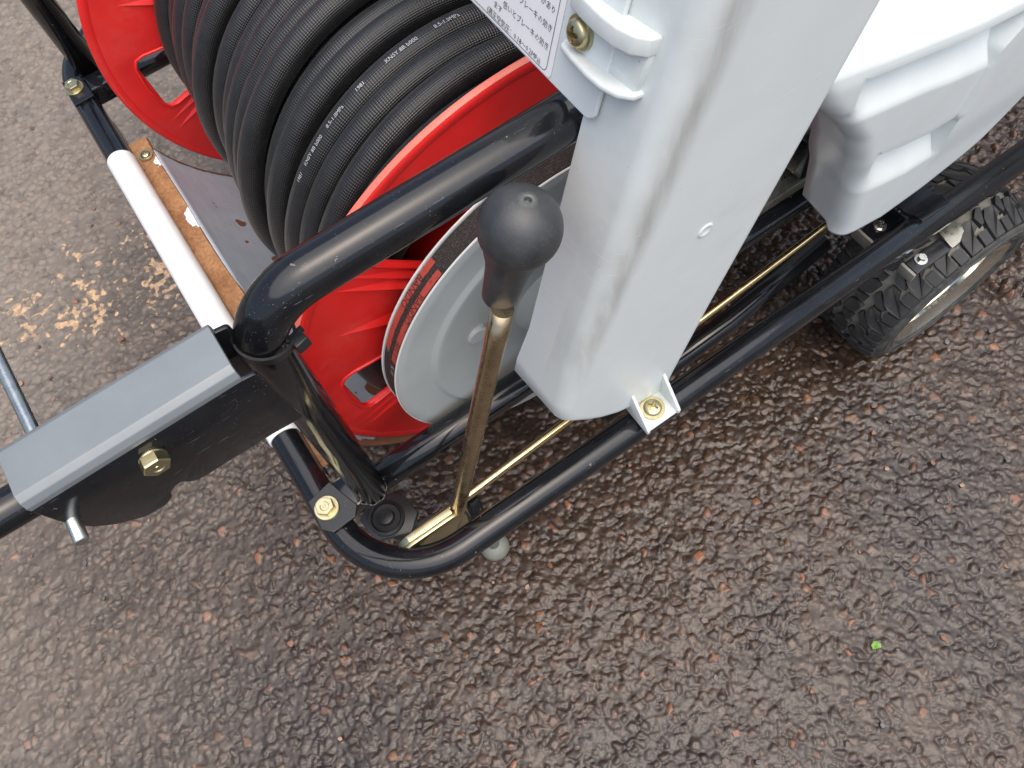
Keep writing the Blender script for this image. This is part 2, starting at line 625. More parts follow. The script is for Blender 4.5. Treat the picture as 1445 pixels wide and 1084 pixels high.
# fasteners -----------------------------------------------------------------
def hex_mesh(name, af, h, flange, fh=.0018, dish=True):
    bm = bmesh.new()
    r = af / 2 / math.cos(math.pi / 6)
    def ring(rr, z, n=24, hexa=False):
        out = []
        for i in range(n):
            a = 2 * math.pi * i / n
            q = rr
            if hexa:
                aa = (a % (math.pi / 3)) - math.pi / 6
                q = min(rr * math.cos(math.pi / 6) / math.cos(aa), rr)
            out.append(bm.verts.new((q * math.cos(a), q * math.sin(a), z)))
        return out
    rs = [ring(flange, 0), ring(flange, fh * .6), ring(flange * .95, fh)]
    rs += [ring(r, fh + .0001, 24, True), ring(r, h - .0008, 24, True), ring(r * .93, h, 24, True)]
    if dish:
        rs += [ring(af * .28, h), ring(af * .24, h - .0005), ring(af * .10, h - .0005), ring(af * .08, h - .0001)]
    for a, b in zip(rs[:-1], rs[1:]):
        for i in range(24):
            j = (i + 1) % 24
            bm.faces.new((a[i], a[j], b[j], b[i]))
    bm.faces.new(rs[-1])
    bmesh.ops.recalc_face_normals(bm, faces=bm.faces)
    me = bpy.data.meshes.new(name)
    bm.to_mesh(me)
    bm.free()
    auto_smooth(me, 28)
    return me

def cross_screw_mesh(name, r, dome, flange, fh=.0015):
    """pan head with a sunk cross"""
    bm = bmesh.new()
    n, m = 40, 14
    rows = []
    for q in (flange, flange * .985):
        rows.append([bm.verts.new((q * math.cos(2 * math.pi * i / n), q * math.sin(2 * math.pi * i / n), 0 if q == flange else fh)) for i in range(n)])
    for k in range(m):
        q = r * (1 - k / m)
        row = []
        for i in range(n):
            a = 2 * math.pi * i / n
            x, y = q * math.cos(a), q * math.sin(a)
            z = fh + dome * math.sqrt(max(0, 1 - (q / r) ** 2)) ** .8
            arm = r * .13
            if (abs(x) < arm and abs(y) < r * .52) or (abs(y) < arm and abs(x) < r * .52):
                z -= dome * .75
            row.append(bm.verts.new((x, y, z)))
        rows.append(row)
    for a, b in zip(rows[:-1], rows[1:]):
        for i in range(n):
            j = (i + 1) % n
            bm.faces.new((a[i], a[j], b[j], b[i]))
    c = bm.verts.new((0, 0, fh + dome * .3))
    for i in range(n):
        bm.faces.new((rows[-1][i], rows[-1][(i + 1) % n], c))
    bmesh.ops.recalc_face_normals(bm, faces=bm.faces)
    me = bpy.data.meshes.new(name)
    bm.to_mesh(me)
    bm.free()
    auto_smooth(me, 40)
    return me

# flat lettering ------------------------------------------------------------
def text_mesh(body, size, align='LEFT', res=2, depth=0.0):
    cu = bpy.data.curves.new("lettering", 'FONT')
    cu.body = body
    cu.size = size
    cu.align_x = align
    cu.resolution_u = res
    cu.extrude = depth
    o = bpy.data.objects.new("lettering", cu)
    COL.objects.link(o)
    dg = bpy.context.evaluated_depsgraph_get()
    me = bpy.data.meshes.new_from_object(o.evaluated_get(dg))
    bpy.data.objects.remove(o)
    bpy.data.curves.remove(cu)
    return me

# ------------------------------------------------------------------ ground
def build_ground():
    # displaced patch: a quad a little larger than the ground in view
    bl, br, tr, tl = [np.array(p) for p in ((-.98, .30), (.36, -.74), (1.66, .36), (-.12, 2.02))]
    nu, nv = 1010, 1010
    u = np.linspace(0, 1, nu)[:, None]
    v = (np.linspace(0, 1, nv) ** 1.15)[None, :]
    X = (1 - u) * (1 - v) * bl[0] + u * (1 - v) * br[0] + u * v * tr[0] + (1 - u) * v * tl[0]
    Y = (1 - u) * (1 - v) * bl[1] + u * (1 - v) * br[1] + u * v * tr[1] + (1 - u) * v * tl[1]
    X, Y = X.ravel(), Y.ravel()
    def hashf(ix, iy, k):
        h = (ix.astype(np.int64) * 374761393 + iy.astype(np.int64) * 668265263 + k * 974634777) & 0x7fffffff
        h = ((h ^ (h >> 13)) * 1274126177) & 0x7fffffff
        h = ((h ^ (h >> 16)) * 461845907) & 0x7fffffff
        return ((h ^ (h >> 15)) & 0xffffff) / float(0xffffff)
    def vnoise(s, k):
        x, y = X * s, Y * s
        ix, iy = np.floor(x), np.floor(y)
        fx, fy = x - ix, y - iy
        fx, fy = fx * fx * (3 - 2 * fx), fy * fy * (3 - 2 * fy)
        g = lambda a, b: hashf(ix + a, iy + b, k)
        return (g(0, 0) * (1 - fx) + g(1, 0) * fx) * (1 - fy) + (g(0, 1) * (1 - fx) + g(1, 1) * fx) * fy
    wx = (vnoise(130, 41) - .5) * .0026 + (vnoise(330, 43) - .5) * .0014
    wy = (vnoise(130, 42) - .5) * .0026 + (vnoise(330, 44) - .5) * .0014
    def stones(cell, rmin, rmax, k, keep=1.0):
        x, y = (X + wx) / cell, (Y + wy) / cell
        ix, iy = np.floor(x), np.floor(y)
        H = np.full(X.shape, -1.0)
        T = np.zeros(X.shape)
        for a in (-1, 0, 1):
            for b in (-1, 0, 1):
                jx, jy = ix + a, iy + b
                px, py = jx + .1 + .8 * hashf(jx, jy, k), jy + .1 + .8 * hashf(jx, jy, k + 1)
                rr = rmin + (rmax - rmin) * hashf(jx, jy, k + 2)
                an = hashf(jx, jy, k + 3) * 6.283
                el = .65 + .35 * hashf(jx, jy, k + 4)
                dx, dy = x - px, y - py
                e1 = dx * np.cos(an) + dy * np.sin(an)
                e2 = (-dx * np.sin(an) + dy * np.cos(an)) / el
                d = np.sqrt(e1 * e1 + e2 * e2) / rr
                # flattened top, each tilted its own way
                tilt = (hashf(jx, jy, k + 6) - .5) * e1 * .5 + (hashf(jx, jy, k + 7) - .5) * e2 * .5
                h = np.clip(1.25 - d ** 3 * 1.25, -1, .75) * (.55 + .45 * hashf(jx, jy, k + 8)) + tilt
                h = np.where(hashf(jx, jy, k + 9) < keep, h, -1)
                win = h > H
                H = np.where(win, h, H)
                T = np.where(win, hashf(jx, jy, k + 5), T)
        return np.clip(H, 0, 1), T
    def cells(cell, k, w):
        """angular chips: nearest and second nearest seed of a jittered grid"""
        x, y = (X + wx) / cell, (Y + wy) / cell
        ix, iy = np.floor(x), np.floor(y)
        F1 = np.full(X.shape, 9.0); F2 = np.full(X.shape, 9.0)
        T = np.zeros(X.shape); G = np.zeros(X.shape); TL = np.zeros(X.shape)
        for a in (-1, 0, 1):
            for b in (-1, 0, 1):
                jx, jy = ix + a, iy + b
                dx = x - (jx + .08 + .84 * hashf(jx, jy, k))
                dy = y - (jy + .08 + .84 * hashf(jx, jy, k + 1))
                d = np.sqrt(dx * dx + dy * dy) - .22 * hashf(jx, jy, k + 2)
                near = d < F1
                F2 = np.where(near, F1, np.minimum(F2, d))
                F1 = np.where(near, d, F1)
                T = np.where(near, hashf(jx, jy, k + 3), T)
                G = np.where(near, hashf(jx, jy, k + 4), G)
                TL = np.where(near, (hashf(jx, jy, k + 5) - .5) * dx + (hashf(jx, jy, k + 6) - .5) * dy, TL)
        e = np.clip((F2 - F1) / w, 0, 1)
        e = e * e * (3 - 2 * e)
        return e, T, G, TL
    eA, tA, gA, lA = cells(.0110, 10, .34)
    eB, tB, gB, lB = cells(.0060, 30, .38)
    eC, tC, gC, lC = cells(.0036, 60, .5)
    low = vnoise(16, 3) * .6 + vnoise(45, 4) * .4
    hA = np.where(gA > .48, eA * (.58 + .42 * (gA - .48) / .52 + .55 * lA), 0)
    hB = np.where(gB > .30, eB * (.36 + .38 * (gB - .3) / .7 + .5 * lB), 0)
    hC = eC * (.22 + .30 * gC + .3 * lC)
    film = .30 + .26 * vnoise(70, 53) - .25 * np.clip((vnoise(150, 51) - .62) * 5, 0, 1)
    top = np.maximum(np.maximum(hA, hB), hC)
    rise = np.maximum(top, film)
    tone = np.where(hA >= np.maximum(hB, hC), tA, np.where(hB >= hC, tB, tC * .8))
    tone = np.where(top < film, .18, tone)
    Z = rise * .0052 + (low - .5) * .004 + (vnoise(380, 8) - .5) * .0006 + (vnoise(170, 9) - .5) * .0010
    # joint between two lays of asphalt, by the wheel, with coarser chips beyond it
    p, q = np.array((.745, .135)), np.array((.76, .02))
    d = (q - p) / np.linalg.norm(q - p)
    side = (X - p[0]) * -d[1] + (Y - p[1]) * d[0]
    side = side + (vnoise(30, 14) - .5) * .03
    Z -= .008 * np.exp(-(side / .011) ** 2)
    beyond = (side > .012)
    Z += beyond * (hA * .004)
    # pale ochre crust left on a strip of the surface, front-left of the cart
    c, dr = np.array((-.225, .853)), np.array((1.0, -.12)) / math.hypot(1, .12)
    along = (X - c[0]) * dr[0] + (Y - c[1]) * dr[1]
    across = -(X - c[0]) * dr[1] + (Y - c[1]) * dr[0]
    patch = np.exp(-(along / .24) ** 4) * np.exp(-(across / .10) ** 4)
    fn = vnoise(24, 20) * .30 + (1 - np.abs(2 * vnoise(62, 21) - 1)) * .42 + vnoise(190, 22) * .38
    flake = np.clip((fn + .16 * rise - .685 + (patch - 1) * .34) * 4, 0, 1)
    # the border comes down to zero so the coarse sheet meets it
    e = np.minimum(np.minimum(u, 1 - u) * np.ones_like(v), np.minimum(v, 1 - v) * np.ones_like(u)).ravel()
    fade = np.clip(e / .03, 0, 1)
    Z = (Z - .0046) * fade
    ring = 8
    n0 = len(X)
    big = [(-25, -25), (25, -25), (25, 25), (-25, 25)]
    corners = [bl, br, tr, tl]
    co = np.concatenate([np.stack([X, Y, Z], 1), np.array([(a, b, -.0012) for a, b in big]), np.array([(p[0], p[1], -.0012) for p in corners])])
    i = np.arange(nu - 1)[:, None] * nv
    j = np.arange(nv - 1)[None, :]
    F = np.stack([i + j, i + nv + j, i + nv + j + 1, i + j + 1], -1).reshape(-1, 4)
    me = bpy.data.meshes.new("ground")
    B0, B1, B2, B3 = n0, n0 + 1, n0 + 2, n0 + 3
    C0, C1, C2, C3 = n0 + 4, n0 + 5, n0 + 6, n0 + 7
    polys = [[B0, B1, C1, C0], [B1, B2, C2, C1], [B2, B3, C3, C2], [B3, B0, C0, C3]]
    nl = F.size + sum(len(p) for p in polys)
    me.vertices.add(len(co))
    me.vertices.foreach_set("co", co.astype(np.float32).ravel())
    me.loops.add(nl)
    me.loops.foreach_set("vertex_index", np.concatenate([F.ravel()] + [np.array(p) for p in polys]).astype(np.int32))
    tot = [4] * len(F) + [len(p) for p in polys]
    st = np.concatenate([[0], np.cumsum(tot)[:-1]])
    me.polygons.add(len(tot))
    me.polygons.foreach_set("loop_start", st.astype(np.int32))
    me.polygons.foreach_set("loop_total", np.array(tot, np.int32))
    me.polygons.foreach_set("use_smooth", np.ones(len(tot), bool))
    me.update(calc_edges=True)
    for nm, arr, dv in (("tone", tone, .4), ("rise", rise, .5), ("flake", flake, 0), ("outer", np.zeros(n0), 1.0)):
        a = me.attributes.new(nm, 'FLOAT', 'POINT')
        a.data.foreach_set("value", np.concatenate([arr, np.full(8, dv)]).astype(np.float32))
    me.materials.append(M['asphalt'])
    o = bpy.data.objects.new("ground", me)
    COL.objects.link(o)
    o['kind'] = 'structure'
    o['label'] = 'damp brown asphalt yard with loose chips and a dry grey side'
    o['category'] = 'ground'
    return o

ground = build_ground()

def build_stones(ground):
    metas = []
    for s in range(10):
        r = random.Random(s)
        bm = bmesh.new()
        bmesh.ops.create_icosphere(bm, subdivisions=1, radius=1)
        for v in bm.verts:
            v.co *= r.uniform(.72, 1.12)
            v.co.x *= r.uniform(.9, 1.15)
            v.co.z = max(-.4, min(.42, v.co.z * .7))
        me = bpy.data.meshes.new("stone")
        bm.to_mesh(me)
        bm.free()
        metas.append(me)
    vis = [me.copy() for me in metas for _ in range(1)]
    pool = []
    for me in metas:
        for mi, m in enumerate(STONES):
            c = me.copy()
            c.materials.append(m)
            auto_smooth(c, 50)
            pool.append((mi, c))
    r = random.Random(5)
    n = 0
    while n < 170:
        a, b = r.random(), r.random()
        bl, br, tr, tl = (-.55, .33), (.34, -.29), (1.12, .40), (-.16, 1.45)
        x = (1 - a) * (1 - b) * bl[0] + a * (1 - b) * br[0] + a * b * tr[0] + (1 - a) * b * tl[0]
        y = (1 - a) * (1 - b) * bl[1] + a * (1 - b) * br[1] + a * b * tr[1] + (1 - a) * b * tl[1]
        if .5 < x < .74 and .1 < y < .24:
            continue
        mi = r.choices((0, 1, 2, 3), (4, 3, 4, 4))[0]
        me = r.choice([q for w, q in pool if w == mi])
        o = bpy.data.objects.new("stone", me)
        COL.objects.link(o)
        o.parent = ground
        s = r.uniform(.0022, .0045) if r.random() < .8 else r.uniform(.0042, .0060)
        o.location = (x, y, -.0004 + r.uniform(-.0004, .0006))
        o.scale = (s, s * r.uniform(.6, 1), s * r.uniform(.6, .95))
        o.rotation_euler = (r.uniform(-.3, .3), r.uniform(-.3, .3), r.uniform(0, 6.3))
        n += 1
build_stones(ground)

# ------------------------------------------------------------------ cart
ZR = .265            # height of the base tube axis
RT = .014            # tube radius
cart = thing("hose_cart", "black tubular steel hose cart with white sleeved front bar and one knobby tyre", "cart", (.45, .57, 0))
tube("base_rail", fillet([(1.15, .1666, ZR), (-.0857, .1666, ZR), (-.0857, .972, ZR), (1.15, .972, ZR)], .082, 14), RT, M['paint'], cart, 28)
tube("side_tube", [(x, .262, ZR + .001) for x in np.linspace(-.058, 1.1, 12)], RT * 1.0, M['paint'], cart, 24)
tube("side_tube", [(x, .878, ZR + .001) for x in np.linspace(-.058, 1.1, 12)], RT * 1.0, M['paint'], cart, 24)
tube("front_sleeve", [(-.0857, y, ZR) for y in (.3475, .349, .5, .7555, .757)], .0153, M['sleeve'], cart, 28,
     label="white plastic sleeve on the front bar", rfun=lambda t: .0148 if t in (0, 1) else .0153)
HZ = .604
tube("guard_rail", fillet([(-.044, .2535, ZR + .006), (-.030, .2395, HZ), (1.05, .2395, HZ)], .040, 14), RT, M['paint'], cart, 28,
     label="bent black guard rail rising beside the lever")
tube("guard_rail", fillet([(-.061, .903, ZR + .006), (-.061, .908, HZ), (1.05, .908, HZ)], .040, 14), RT * 1.1, M['paint'], cart, 24)
for cx, cy, cz in ((-.044, .2535, ZR + .0125), (-.061, .903, ZR + .0125)):
    tube("weld_bead", [(cx + (.0142 + .0006 * math.sin(9 * a)) * math.cos(a), cy + (.0142 + .0006 * math.sin(9 * a)) * math.sin(a), cz + .0015 * math.cos(2 * a) - .0015 + .0004 * math.sin(23 * a)) for a in np.linspace(0, 2 * math.pi, 70)], .0013, M['paint'], cart, 6, caps=False)
# plates bolted over the front bar
for pts, z0 in (([(-.0945, .2735), (-.0705, .2785), (-.0655, .262), (-.0600, .246), (-.0665, .2375), (-.0895, .2365), (-.0965, .245)], .2790),
                ([(-.0965, .893), (-.0735, .889), (-.0720, .849), (-.0965, .848)], .2790)):
    mesh_obj("lug_plate", prism_mesh("lug_plate", pts, xy, z0, z0 + .0032, .0007, 2), M['paint'], cart)
for lo, hi in (((-.075, .246, .2545), (-.05, .278, .2788)), ((-.075, .862, .2545), (-.05, .89, .2788))):
    box("lug_web", lo, hi, M['paint'], cart, .003)
HEX = hex_mesh("bolt", .0148, .0078, .0112)
mesh_obj("bolt", HEX, M['zinc'], cart, (-.0835, .2585, .2823), Quaternion((0, 0, 1), .35))
HEXS = HEX.copy()
mesh_obj("bolt", HEXS, M['steel'], cart, (-.0868, .8735, .2823), Quaternion((0, 0, 1), .1))
mesh_obj("bolt", hex_mesh("bolt", .010, .005, .006), M['zinc'], cart, (-.0640, .2780, .262), zrot((-.3, .2, 1)))
# steel under-tray that follows the reel
XC, ZC = .1876, .3295
def build_pan():
    RP = .2515
    a0, a1 = math.pi + .318, 2 * math.pi - .10
    na, ny = 90, 70
    bm_v, f = [], []
    th = np.linspace(a0, a1, na)
    ys = np.linspace(.323, .768, ny)
    prof = [(XC + RP * math.cos(t), ZC + RP * math.sin(t)) for t in th]
    V = [(x, y, z) for (x, z) in prof for y in ys]
    F = [(i * ny + j, i * ny + j + 1, (i + 1) * ny + j + 1, (i + 1) * ny + j) for i in range(na - 1) for j in range(ny - 1)]
    me = bpy.data.meshes.new("tray")
    me.from_pydata(V, [], F)
    r = random.Random(2)
    spots = [(.058, .694, .0055), (.079, .669, .0085), (.099, .688, .003), (.070, .632, .003), (.100, .607, .009), (.043, .555, .005), (.116, .398, .014), (.083, .395, .003), (.126, .381, .016), (.11, .330, .03), (.42, .33, .02),
             (.50, .345, .016), (.62, .33, .02), (.75, .34, .018), (.09, .42, .004), (.05, .68, .004)]
    arr = []
    for i, t in enumerate(th):
        for y in ys:
            s = (t - a0) * RP
            v = 0
            for a, b, c in spots:
                d = math.hypot((s - a) / 1.0, (y - b) / .75) / c
                v = max(v, 1.0 - d * .5)
            v = max(v, .5 + (.330 - y) / .01 * .5)
            v = max(v, .5 + (y - .764) / .01 * .5)
            arr.append(max(0, min(1, v)))
    at = me.attributes.new("rust", 'FLOAT', 'POINT')
    at.data.foreach_set("value", np.array(arr, np.float32))
    smooth(me)
    me.materials.append(M['pan'])
    o = mesh_obj("tray", me, None, cart, label="curved grey tray with rust spots under the reel")
    md = o.modifiers.new("thick", 'SOLIDIFY')
    md.thickness = .0018
    md.offset = -1
    # rusted front flange of the tray
    nyy = 60
    V, F, bare = [], [], []
    ys = np.linspace(.306, .785, nyy)
    x0, x1, z0 = -.0715, XC + RP * math.cos(a0) + .0008, ZC + RP * math.sin(a0) + .0006
    for y in ys:
        wv = .0008 * math.sin(y * 40) + .0012 * math.sin(y * 17)
        cols = ((x0 + wv * .3, z0 - .004), (x0 + wv * .3, z0 + .003), (x0 * .5 + x1 * .5, z0 + .0028), (x1 + wv, z0 + .0025), (x1 + .0012 + wv, z0 - .004))
        for c, (x, z) in enumerate(cols):
            V.append((x, y, z))
            b = max(0, 1 - math.hypot((x - (x1 - .002)) / .012, (y - .645) / .026)) if c > 0 else 0
            b = max(b, 1 - math.hypot((x - x1) / .006, (y - .742) / .012)) if c > 0 else b
            bare.append(max(0, b * 1.3))
    for i in range(nyy - 1):
        for c in range(4):
            F.append((i * 5 + c, i * 5 + c + 1, i * 5 + 6 + c, i * 5 + 5 + c))
    me = bpy.data.meshes.new("tray_flange")
    me.from_pydata(V, [], F)
    at = me.attributes.new("bare", 'FLOAT', 'POINT')
    at.data.foreach_set("value", np.array(bare, np.float32))
    me.materials.append(M['rust'])
    auto_smooth(me, 40)
    mesh_obj("tray_flange", me, None, cart, label="rusty brown flange with flaked white paint")
    mesh_obj("flange_bar", box_mesh("flange_bar", (-.0725, .30, z0 - .016), (-.0716, .83, z0 + .0045), .0004), M['paint'], cart)
    mesh_obj("screw", cross_screw_mesh("screw", .0055, .003, .0085), M['zinc'], cart, (-.060, .757, z0 + .0032))
build_pan()

# wheel -----------------------------------------------------------------------
WX, WY, WZ, WR = .612, .170, .1165, .1165
def build_wheel(y_c, label, flip=1):
    hub = mesh_obj("wheel", lathe_mesh("wheel", [(0, -.02), (.012, -.02), (.012, .030), (0, .030)], 20), M['dark'], cart, (WX, y_c, WZ), zrot((0, -flip, 0)), label=label)
    # rim (turned about the axle, +Z outward)
    rim = [(.022, .018), (.030, .018), (.036, .012), (.052, .014), (.056, .024), (.058, .036), (.068, .039), (.0775, .0440), (.0800, .0480), (.0780, .0505), (.074, .047), (.060, .041)]
    def sub(name, me, mat, q=None, loc=(0, 0, 0)):
        o = bpy.data.objects.new(name, me)
        if not me.materials:
            me.materials.append(mat)
        COL.objects.link(o)
        o.parent = hub
        o.location = loc
        if q is not None:
            o.rotation_mode = 'QUATERNION'
            o.rotation_quaternion = q
        return o
    sub("rim", lathe_mesh("rim", [(r, h) for r, h in rim] + [(.058, -.036), (.07, -.046)], 72), M['chrome'])
    def crown(v):                       # tyre carcass radius across its width
        return WR - .0058 - .006 * abs(v) ** 3
    w = .0475
    prof = [(.076, .046), (.083, .0515), (.092, .0535), (.099, .0520), (.1045, .0480)]
    tread = [(crown(v), v * w) for v in (.96, .8, .6, .4, .2, 0, -.2, -.4, -.6, -.8, -.96)]
    prof2 = [(r, -h) for r, h in prof[::-1]]
    sub("sidewall", lathe_mesh("sidewall", prof + [(crown(.96), .96 * w)], 96, ang=60), M['tyre'])
    sub("sidewall", lathe_mesh("sidewall", [(crown(.96), -.96 * w)] + prof2, 96, ang=60), M['tyre'])
    for rr, hh in ((.0845, .0520), (.0965, .0530)):
        sub("bead_ridge", lathe_mesh("bead_ridge", [(rr - .0012, hh - .001), (rr, hh + .0006), (rr + .0012, hh - .001)], 96), M['tyre'])
    sub("tread_base", lathe_mesh("tread_base", tread, 96, ang=60), M['groove'])
    NP = 22
    dth = 2 * math.pi / NP
    def block(poly):
        bm = bmesh.new()
        top, bot = [], []
        cu = sum(p[0] for p in poly) / len(poly)
        cv = sum(p[1] for p in poly) / len(poly)
        for (uu, vv) in poly:
            for lst, lift, sc in ((top, .0056, .955), (bot, -.0012, 1.03)):
                a = (cu + (uu - cu) * sc) * dth
                vq = cv + (vv - cv) * sc
                r = crown(vq) + lift - (0.0016 if abs(vq) > .9 else 0)
                lst.append(bm.verts.new((r * math.cos(a), r * math.sin(a), vq * w * 1.02)))
        bm.faces.new(top)
        for i in range(len(poly)):
            j = (i + 1) % len(poly)
            bm.faces.new((top[i], bot[i], bot[j], top[j]))
        bmesh.ops.recalc_face_normals(bm, faces=bm.faces)
        me = bpy.data.meshes.new("tread_block")
        bm.to_mesh(me)
        bm.free()
        me.materials.append(M['tread'])
        return me
    half = [[(.04, 1.0), (.50, 1.0), (.50, .70), (.40, .52), (.12, .34), (-.28, .36), (-.26, .58), (.00, .66), (.04, .78)],
            [(.59, 1.0), (.94, 1.0), (.94, .72), (.59, .70)],
            [(.50, .60), (.62, .63), (.64, .40), (.30, .22), (.16, .27)]]
    mid = [[(.00, .20), (.44, .14), (.58, -.04), (.50, -.20), (.06, -.14), (-.08, .04)], [(.60, .16), (.88, .14), (.86, -.10), (.66, -.14)]]
    blocks = [block(p) for p in half] + [block([(u + .5, -v) for u, v in p]) for p in half] + [block(p) for p in mid]
    for i in range(NP):
        for me in blocks:
            sub("tread_block", me, M['tread'], Quaternion((0, 0, 1), i * dth))
build_wheel(WY, "knobby black tyre on a plated rim")
# axle carriers on the rail
box("axle_bracket", (.5005, .1860, .2405), (.545, .2040, .2455), M['paint'], cart, .001)
box("axle_bracket", (.5075, .1355, .2385), (.553, .1520, .2435), M['paint'], cart, .001)
box("bracket_ear", (.4955, .1850, .2325), (.4990, .2100, .2475), M['grey'], cart, .001)
box("bracket_ear", (.5015, .1345, .2325), (.5050, .1530, .2455), M['grey'], cart, .001)
box("axle_leg", (.53, .1980, .20), (.60, .2030, .2402), M['paint'], cart, .002)
NUT = hex_mesh("nut", .0072, .0056, .0066, .0012)
for x, y in ((.5175, .1965), (.5215, .1450)):
    mesh_obj("nut", NUT, M['steel'], cart, (x, y, .2456 if y > .17 else .2436), Quaternion((0, 0, 1), .3))
mesh_obj("rail_saddle", prism_mesh("rail_saddle", [(.166, .2805), (.1745, .2795), (.186, .2745), (.222, .2745), (.222, .270), (.186, .270), (.178, .272), (.166, .2765)], yz, .526, .563, .001, 2), M['paint'], cart)
mesh_obj("gold_tab", prism_mesh("gold_tab", [(.566, .139), (.577, .139), (.590, .146), (.594, .154), (.594, .166), (.570, .166)], xy, .2285, .2305, .0005, 1), M['galv'], cart)
tube("lower_brace", [(.18, .2125, .20), (.345, .2160, .203), (.49, .2315, .20)], .0115, M['paint'], cart, 18)
# parking foot
tube("foot_leg", [(.0255, .2095, .235), (.0255, .2090, .02)], .0075, M['paint'], cart, 14)
mesh_obj("foot_pad", lathe_mesh("foot_pad", [(0, .001), (.016, .001), (.0175, .006), (.017, .014), (.013, .022), (.006, .026), (0, .027)], 28, ang=60), M['rubber'], cart, (.0255, .2090, 0), label="grey rubber foot under the rail")
# swivel plate under the near corner
mesh_obj("swivel_plate", prism_mesh("swivel_plate", [(-.070, .235), (-.038, .222), (-.022, .236), (-.026, .262), (-.052, .278), (-.074, .262)], xy, .196, .201, .0012, 2), M['tie'], cart)
mesh_obj("swivel_cup", lathe_mesh("swivel_cup", [(.0175, 0), (.0175, .004), (.015, .006), (.0135, .003), (.0085, .003), (.0075, .009), (.003, .010), (0, .010)], 28), M['tie'], cart, (-.0505, .2475, .2012))
tube("swivel_stem", [(-.0505, .2475, .09), (-.0505, .2475, .1955)], .010, M['paint'], cart, 14)
mesh_obj("swivel_wheel", lathe_mesh("swivel_wheel", [(0, -.014), (.030, -.014), (.046, -.012), (.0495, -.006), (.0495, .006), (.046, .012), (.030, .014), (0, .014)], 40), M['tyre'], cart, (-.030, .2475, .0495), zrot((0, 1, 0)))

# handle channel, arm, pivot bolt ----------------------------------------------
def rounded(poly, r, n=4):
    out = []
    P = [Vector((a, b, 0)) for a, b in poly]
    N = len(P)
    for i in range(N):
        a, b, c = P[i - 1], P[i], P[(i + 1) % N]
        u, v = (a - b), (c - b)
        t = min(r, u.length * .45, v.length * .45)
        p0, p1 = b + u.normalized() * t, b + v.normalized() * t
        for q in range(n + 1):
            s = q / n
            w = p0 * (1 - s) ** 2 + b * 2 * s * (1 - s) + p1 * s * s
            out.append((w.x, w.y))
    return out
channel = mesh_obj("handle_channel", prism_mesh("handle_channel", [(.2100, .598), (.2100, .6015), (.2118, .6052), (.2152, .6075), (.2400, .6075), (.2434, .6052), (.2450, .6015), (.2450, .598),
          (.2418, .598), (.2418, .6010), (.2395, .6040), (.2155, .6040), (.2130, .6010), (.2130, .598)], yz, -.1555, -.0455, .0005, 2, 60), M['sky_sheen'], cart, label="black channel with sky sheen painted grey on its top, holding the folding handle")
side_poly = rounded([(-.1557, .5979), (-.0455, .5979), (-.0385, .5965), (-.0365, .5345), (-.0545, .5368), (-.099, .5378), (-.1030, .5402), (-.1060, .5462), (-.1095, .5465), (-.1148, .5425), (-.1156, .5385),
                     (-.122, .5340), (-.1335, .5350), (-.1442, .5445), (-.1512, .5556), (-.1537, .566), (-.1553, .578)], .0022, 3)
for y0, nm in ((.2102, "channel_side"), (.2418, "channel_side")):
    o = bpy.data.objects.new(nm, prism_mesh(nm, side_poly, xz, y0, y0 + .0030, .0006, 2, 50))
    o.data.materials.append(M['paint'])
    COL.objects.link(o)
    o.parent = channel
BIG = hex_mesh("pivot_bolt", .0125, .0072, .0066, .0012)
mesh_obj("pivot_bolt", BIG, M['zinc'], cart, (-.1025, .2100, .5835), zrot((0, -1, 0)))
tube("handle_arm", [(-.09, .2275, .580), (-.20, .2275, .585), (-.34, .2275, .592)], .0105, M['paint'], cart, 20)

# brake lever -----------------------------------------------------------------
LV0, LV1 = Vector((-.002, .1955, .226)), Vector((.0890, .1958, .5425))
lever = mesh_obj("brake_lever", tube_mesh("brake_lever", [LV0.lerp(LV1, t) for t in (0, .1, .3, .5, .7, .9, 1.0)], .0069, 20), M['lever'], cart, label="leaning brass coloured brake lever with black ball knob")
def child(par, name, me, mat, at=(0, 0, 0), rot=None, label=None):
    o = mesh_obj(name, me, mat, None, at, rot, label)
    o.parent = par
    o.location = Vector(at) - world_loc(par)
    return o
KD = (LV1 - LV0).normalized()
R0 = .0221
kp = [(0.0062, -.064), (.0098, -.064), (.0107, -.0625), (.0112, -.055), (.0119, -.045), (.0126, -.036), (.0136, -.029), (.0155, -.0225)]
kp += [(R0 * math.sin(a), -R0 * math.cos(a)) for a in np.linspace(.92, math.pi - .09, 26)]
kp = [q for q in kp if q[0] > .0030 or q[1] < 0]
kp += [(.0028, R0 * .992), (.0021, R0 * .975), (.0019, R0 * .85), (0, R0 * .83)]
KC = Vector((.1085, .1992, .6003))
kme = lathe_mesh("knob", kp, 64, ang=50)
ktop = Vector((.10, .03, 1)).normalized()
child(lever, "knob", kme, M['knob'], KC, zrot((.25, -.10, 1)), label="worn black rubber ball knob")
child(lever, "lever_foot", prism_mesh("lever_foot", rounded([(-.056, .252), (-.046, .236), (-.004, .222), (.012, .232), (.014, .262), (.004, .276), (-.040, .276), (-.054, .268)], .006, 3), xz, .1890, .1925, .0008, 2), M['zinc'])
child(lever, "lever_foot_edge", prism_mesh("lever_foot_edge", [(-.050, .2705), (-.040, .2765), (.004, .2765), (.004, .2735), (-.039, .2735), (-.048, .268)], xz, .1926, .1990, .0006, 2), M['zinc'])
child(lever, "pivot_pin", lathe_mesh("pivot_pin", [(0, -.004), (.009, -.004), (.009, -.002), (.0045, -.002), (.0045, .020), (0, .020)], 20), M['zinc'], (-.040, .1885, .2535), zrot((0, -1, 0)))
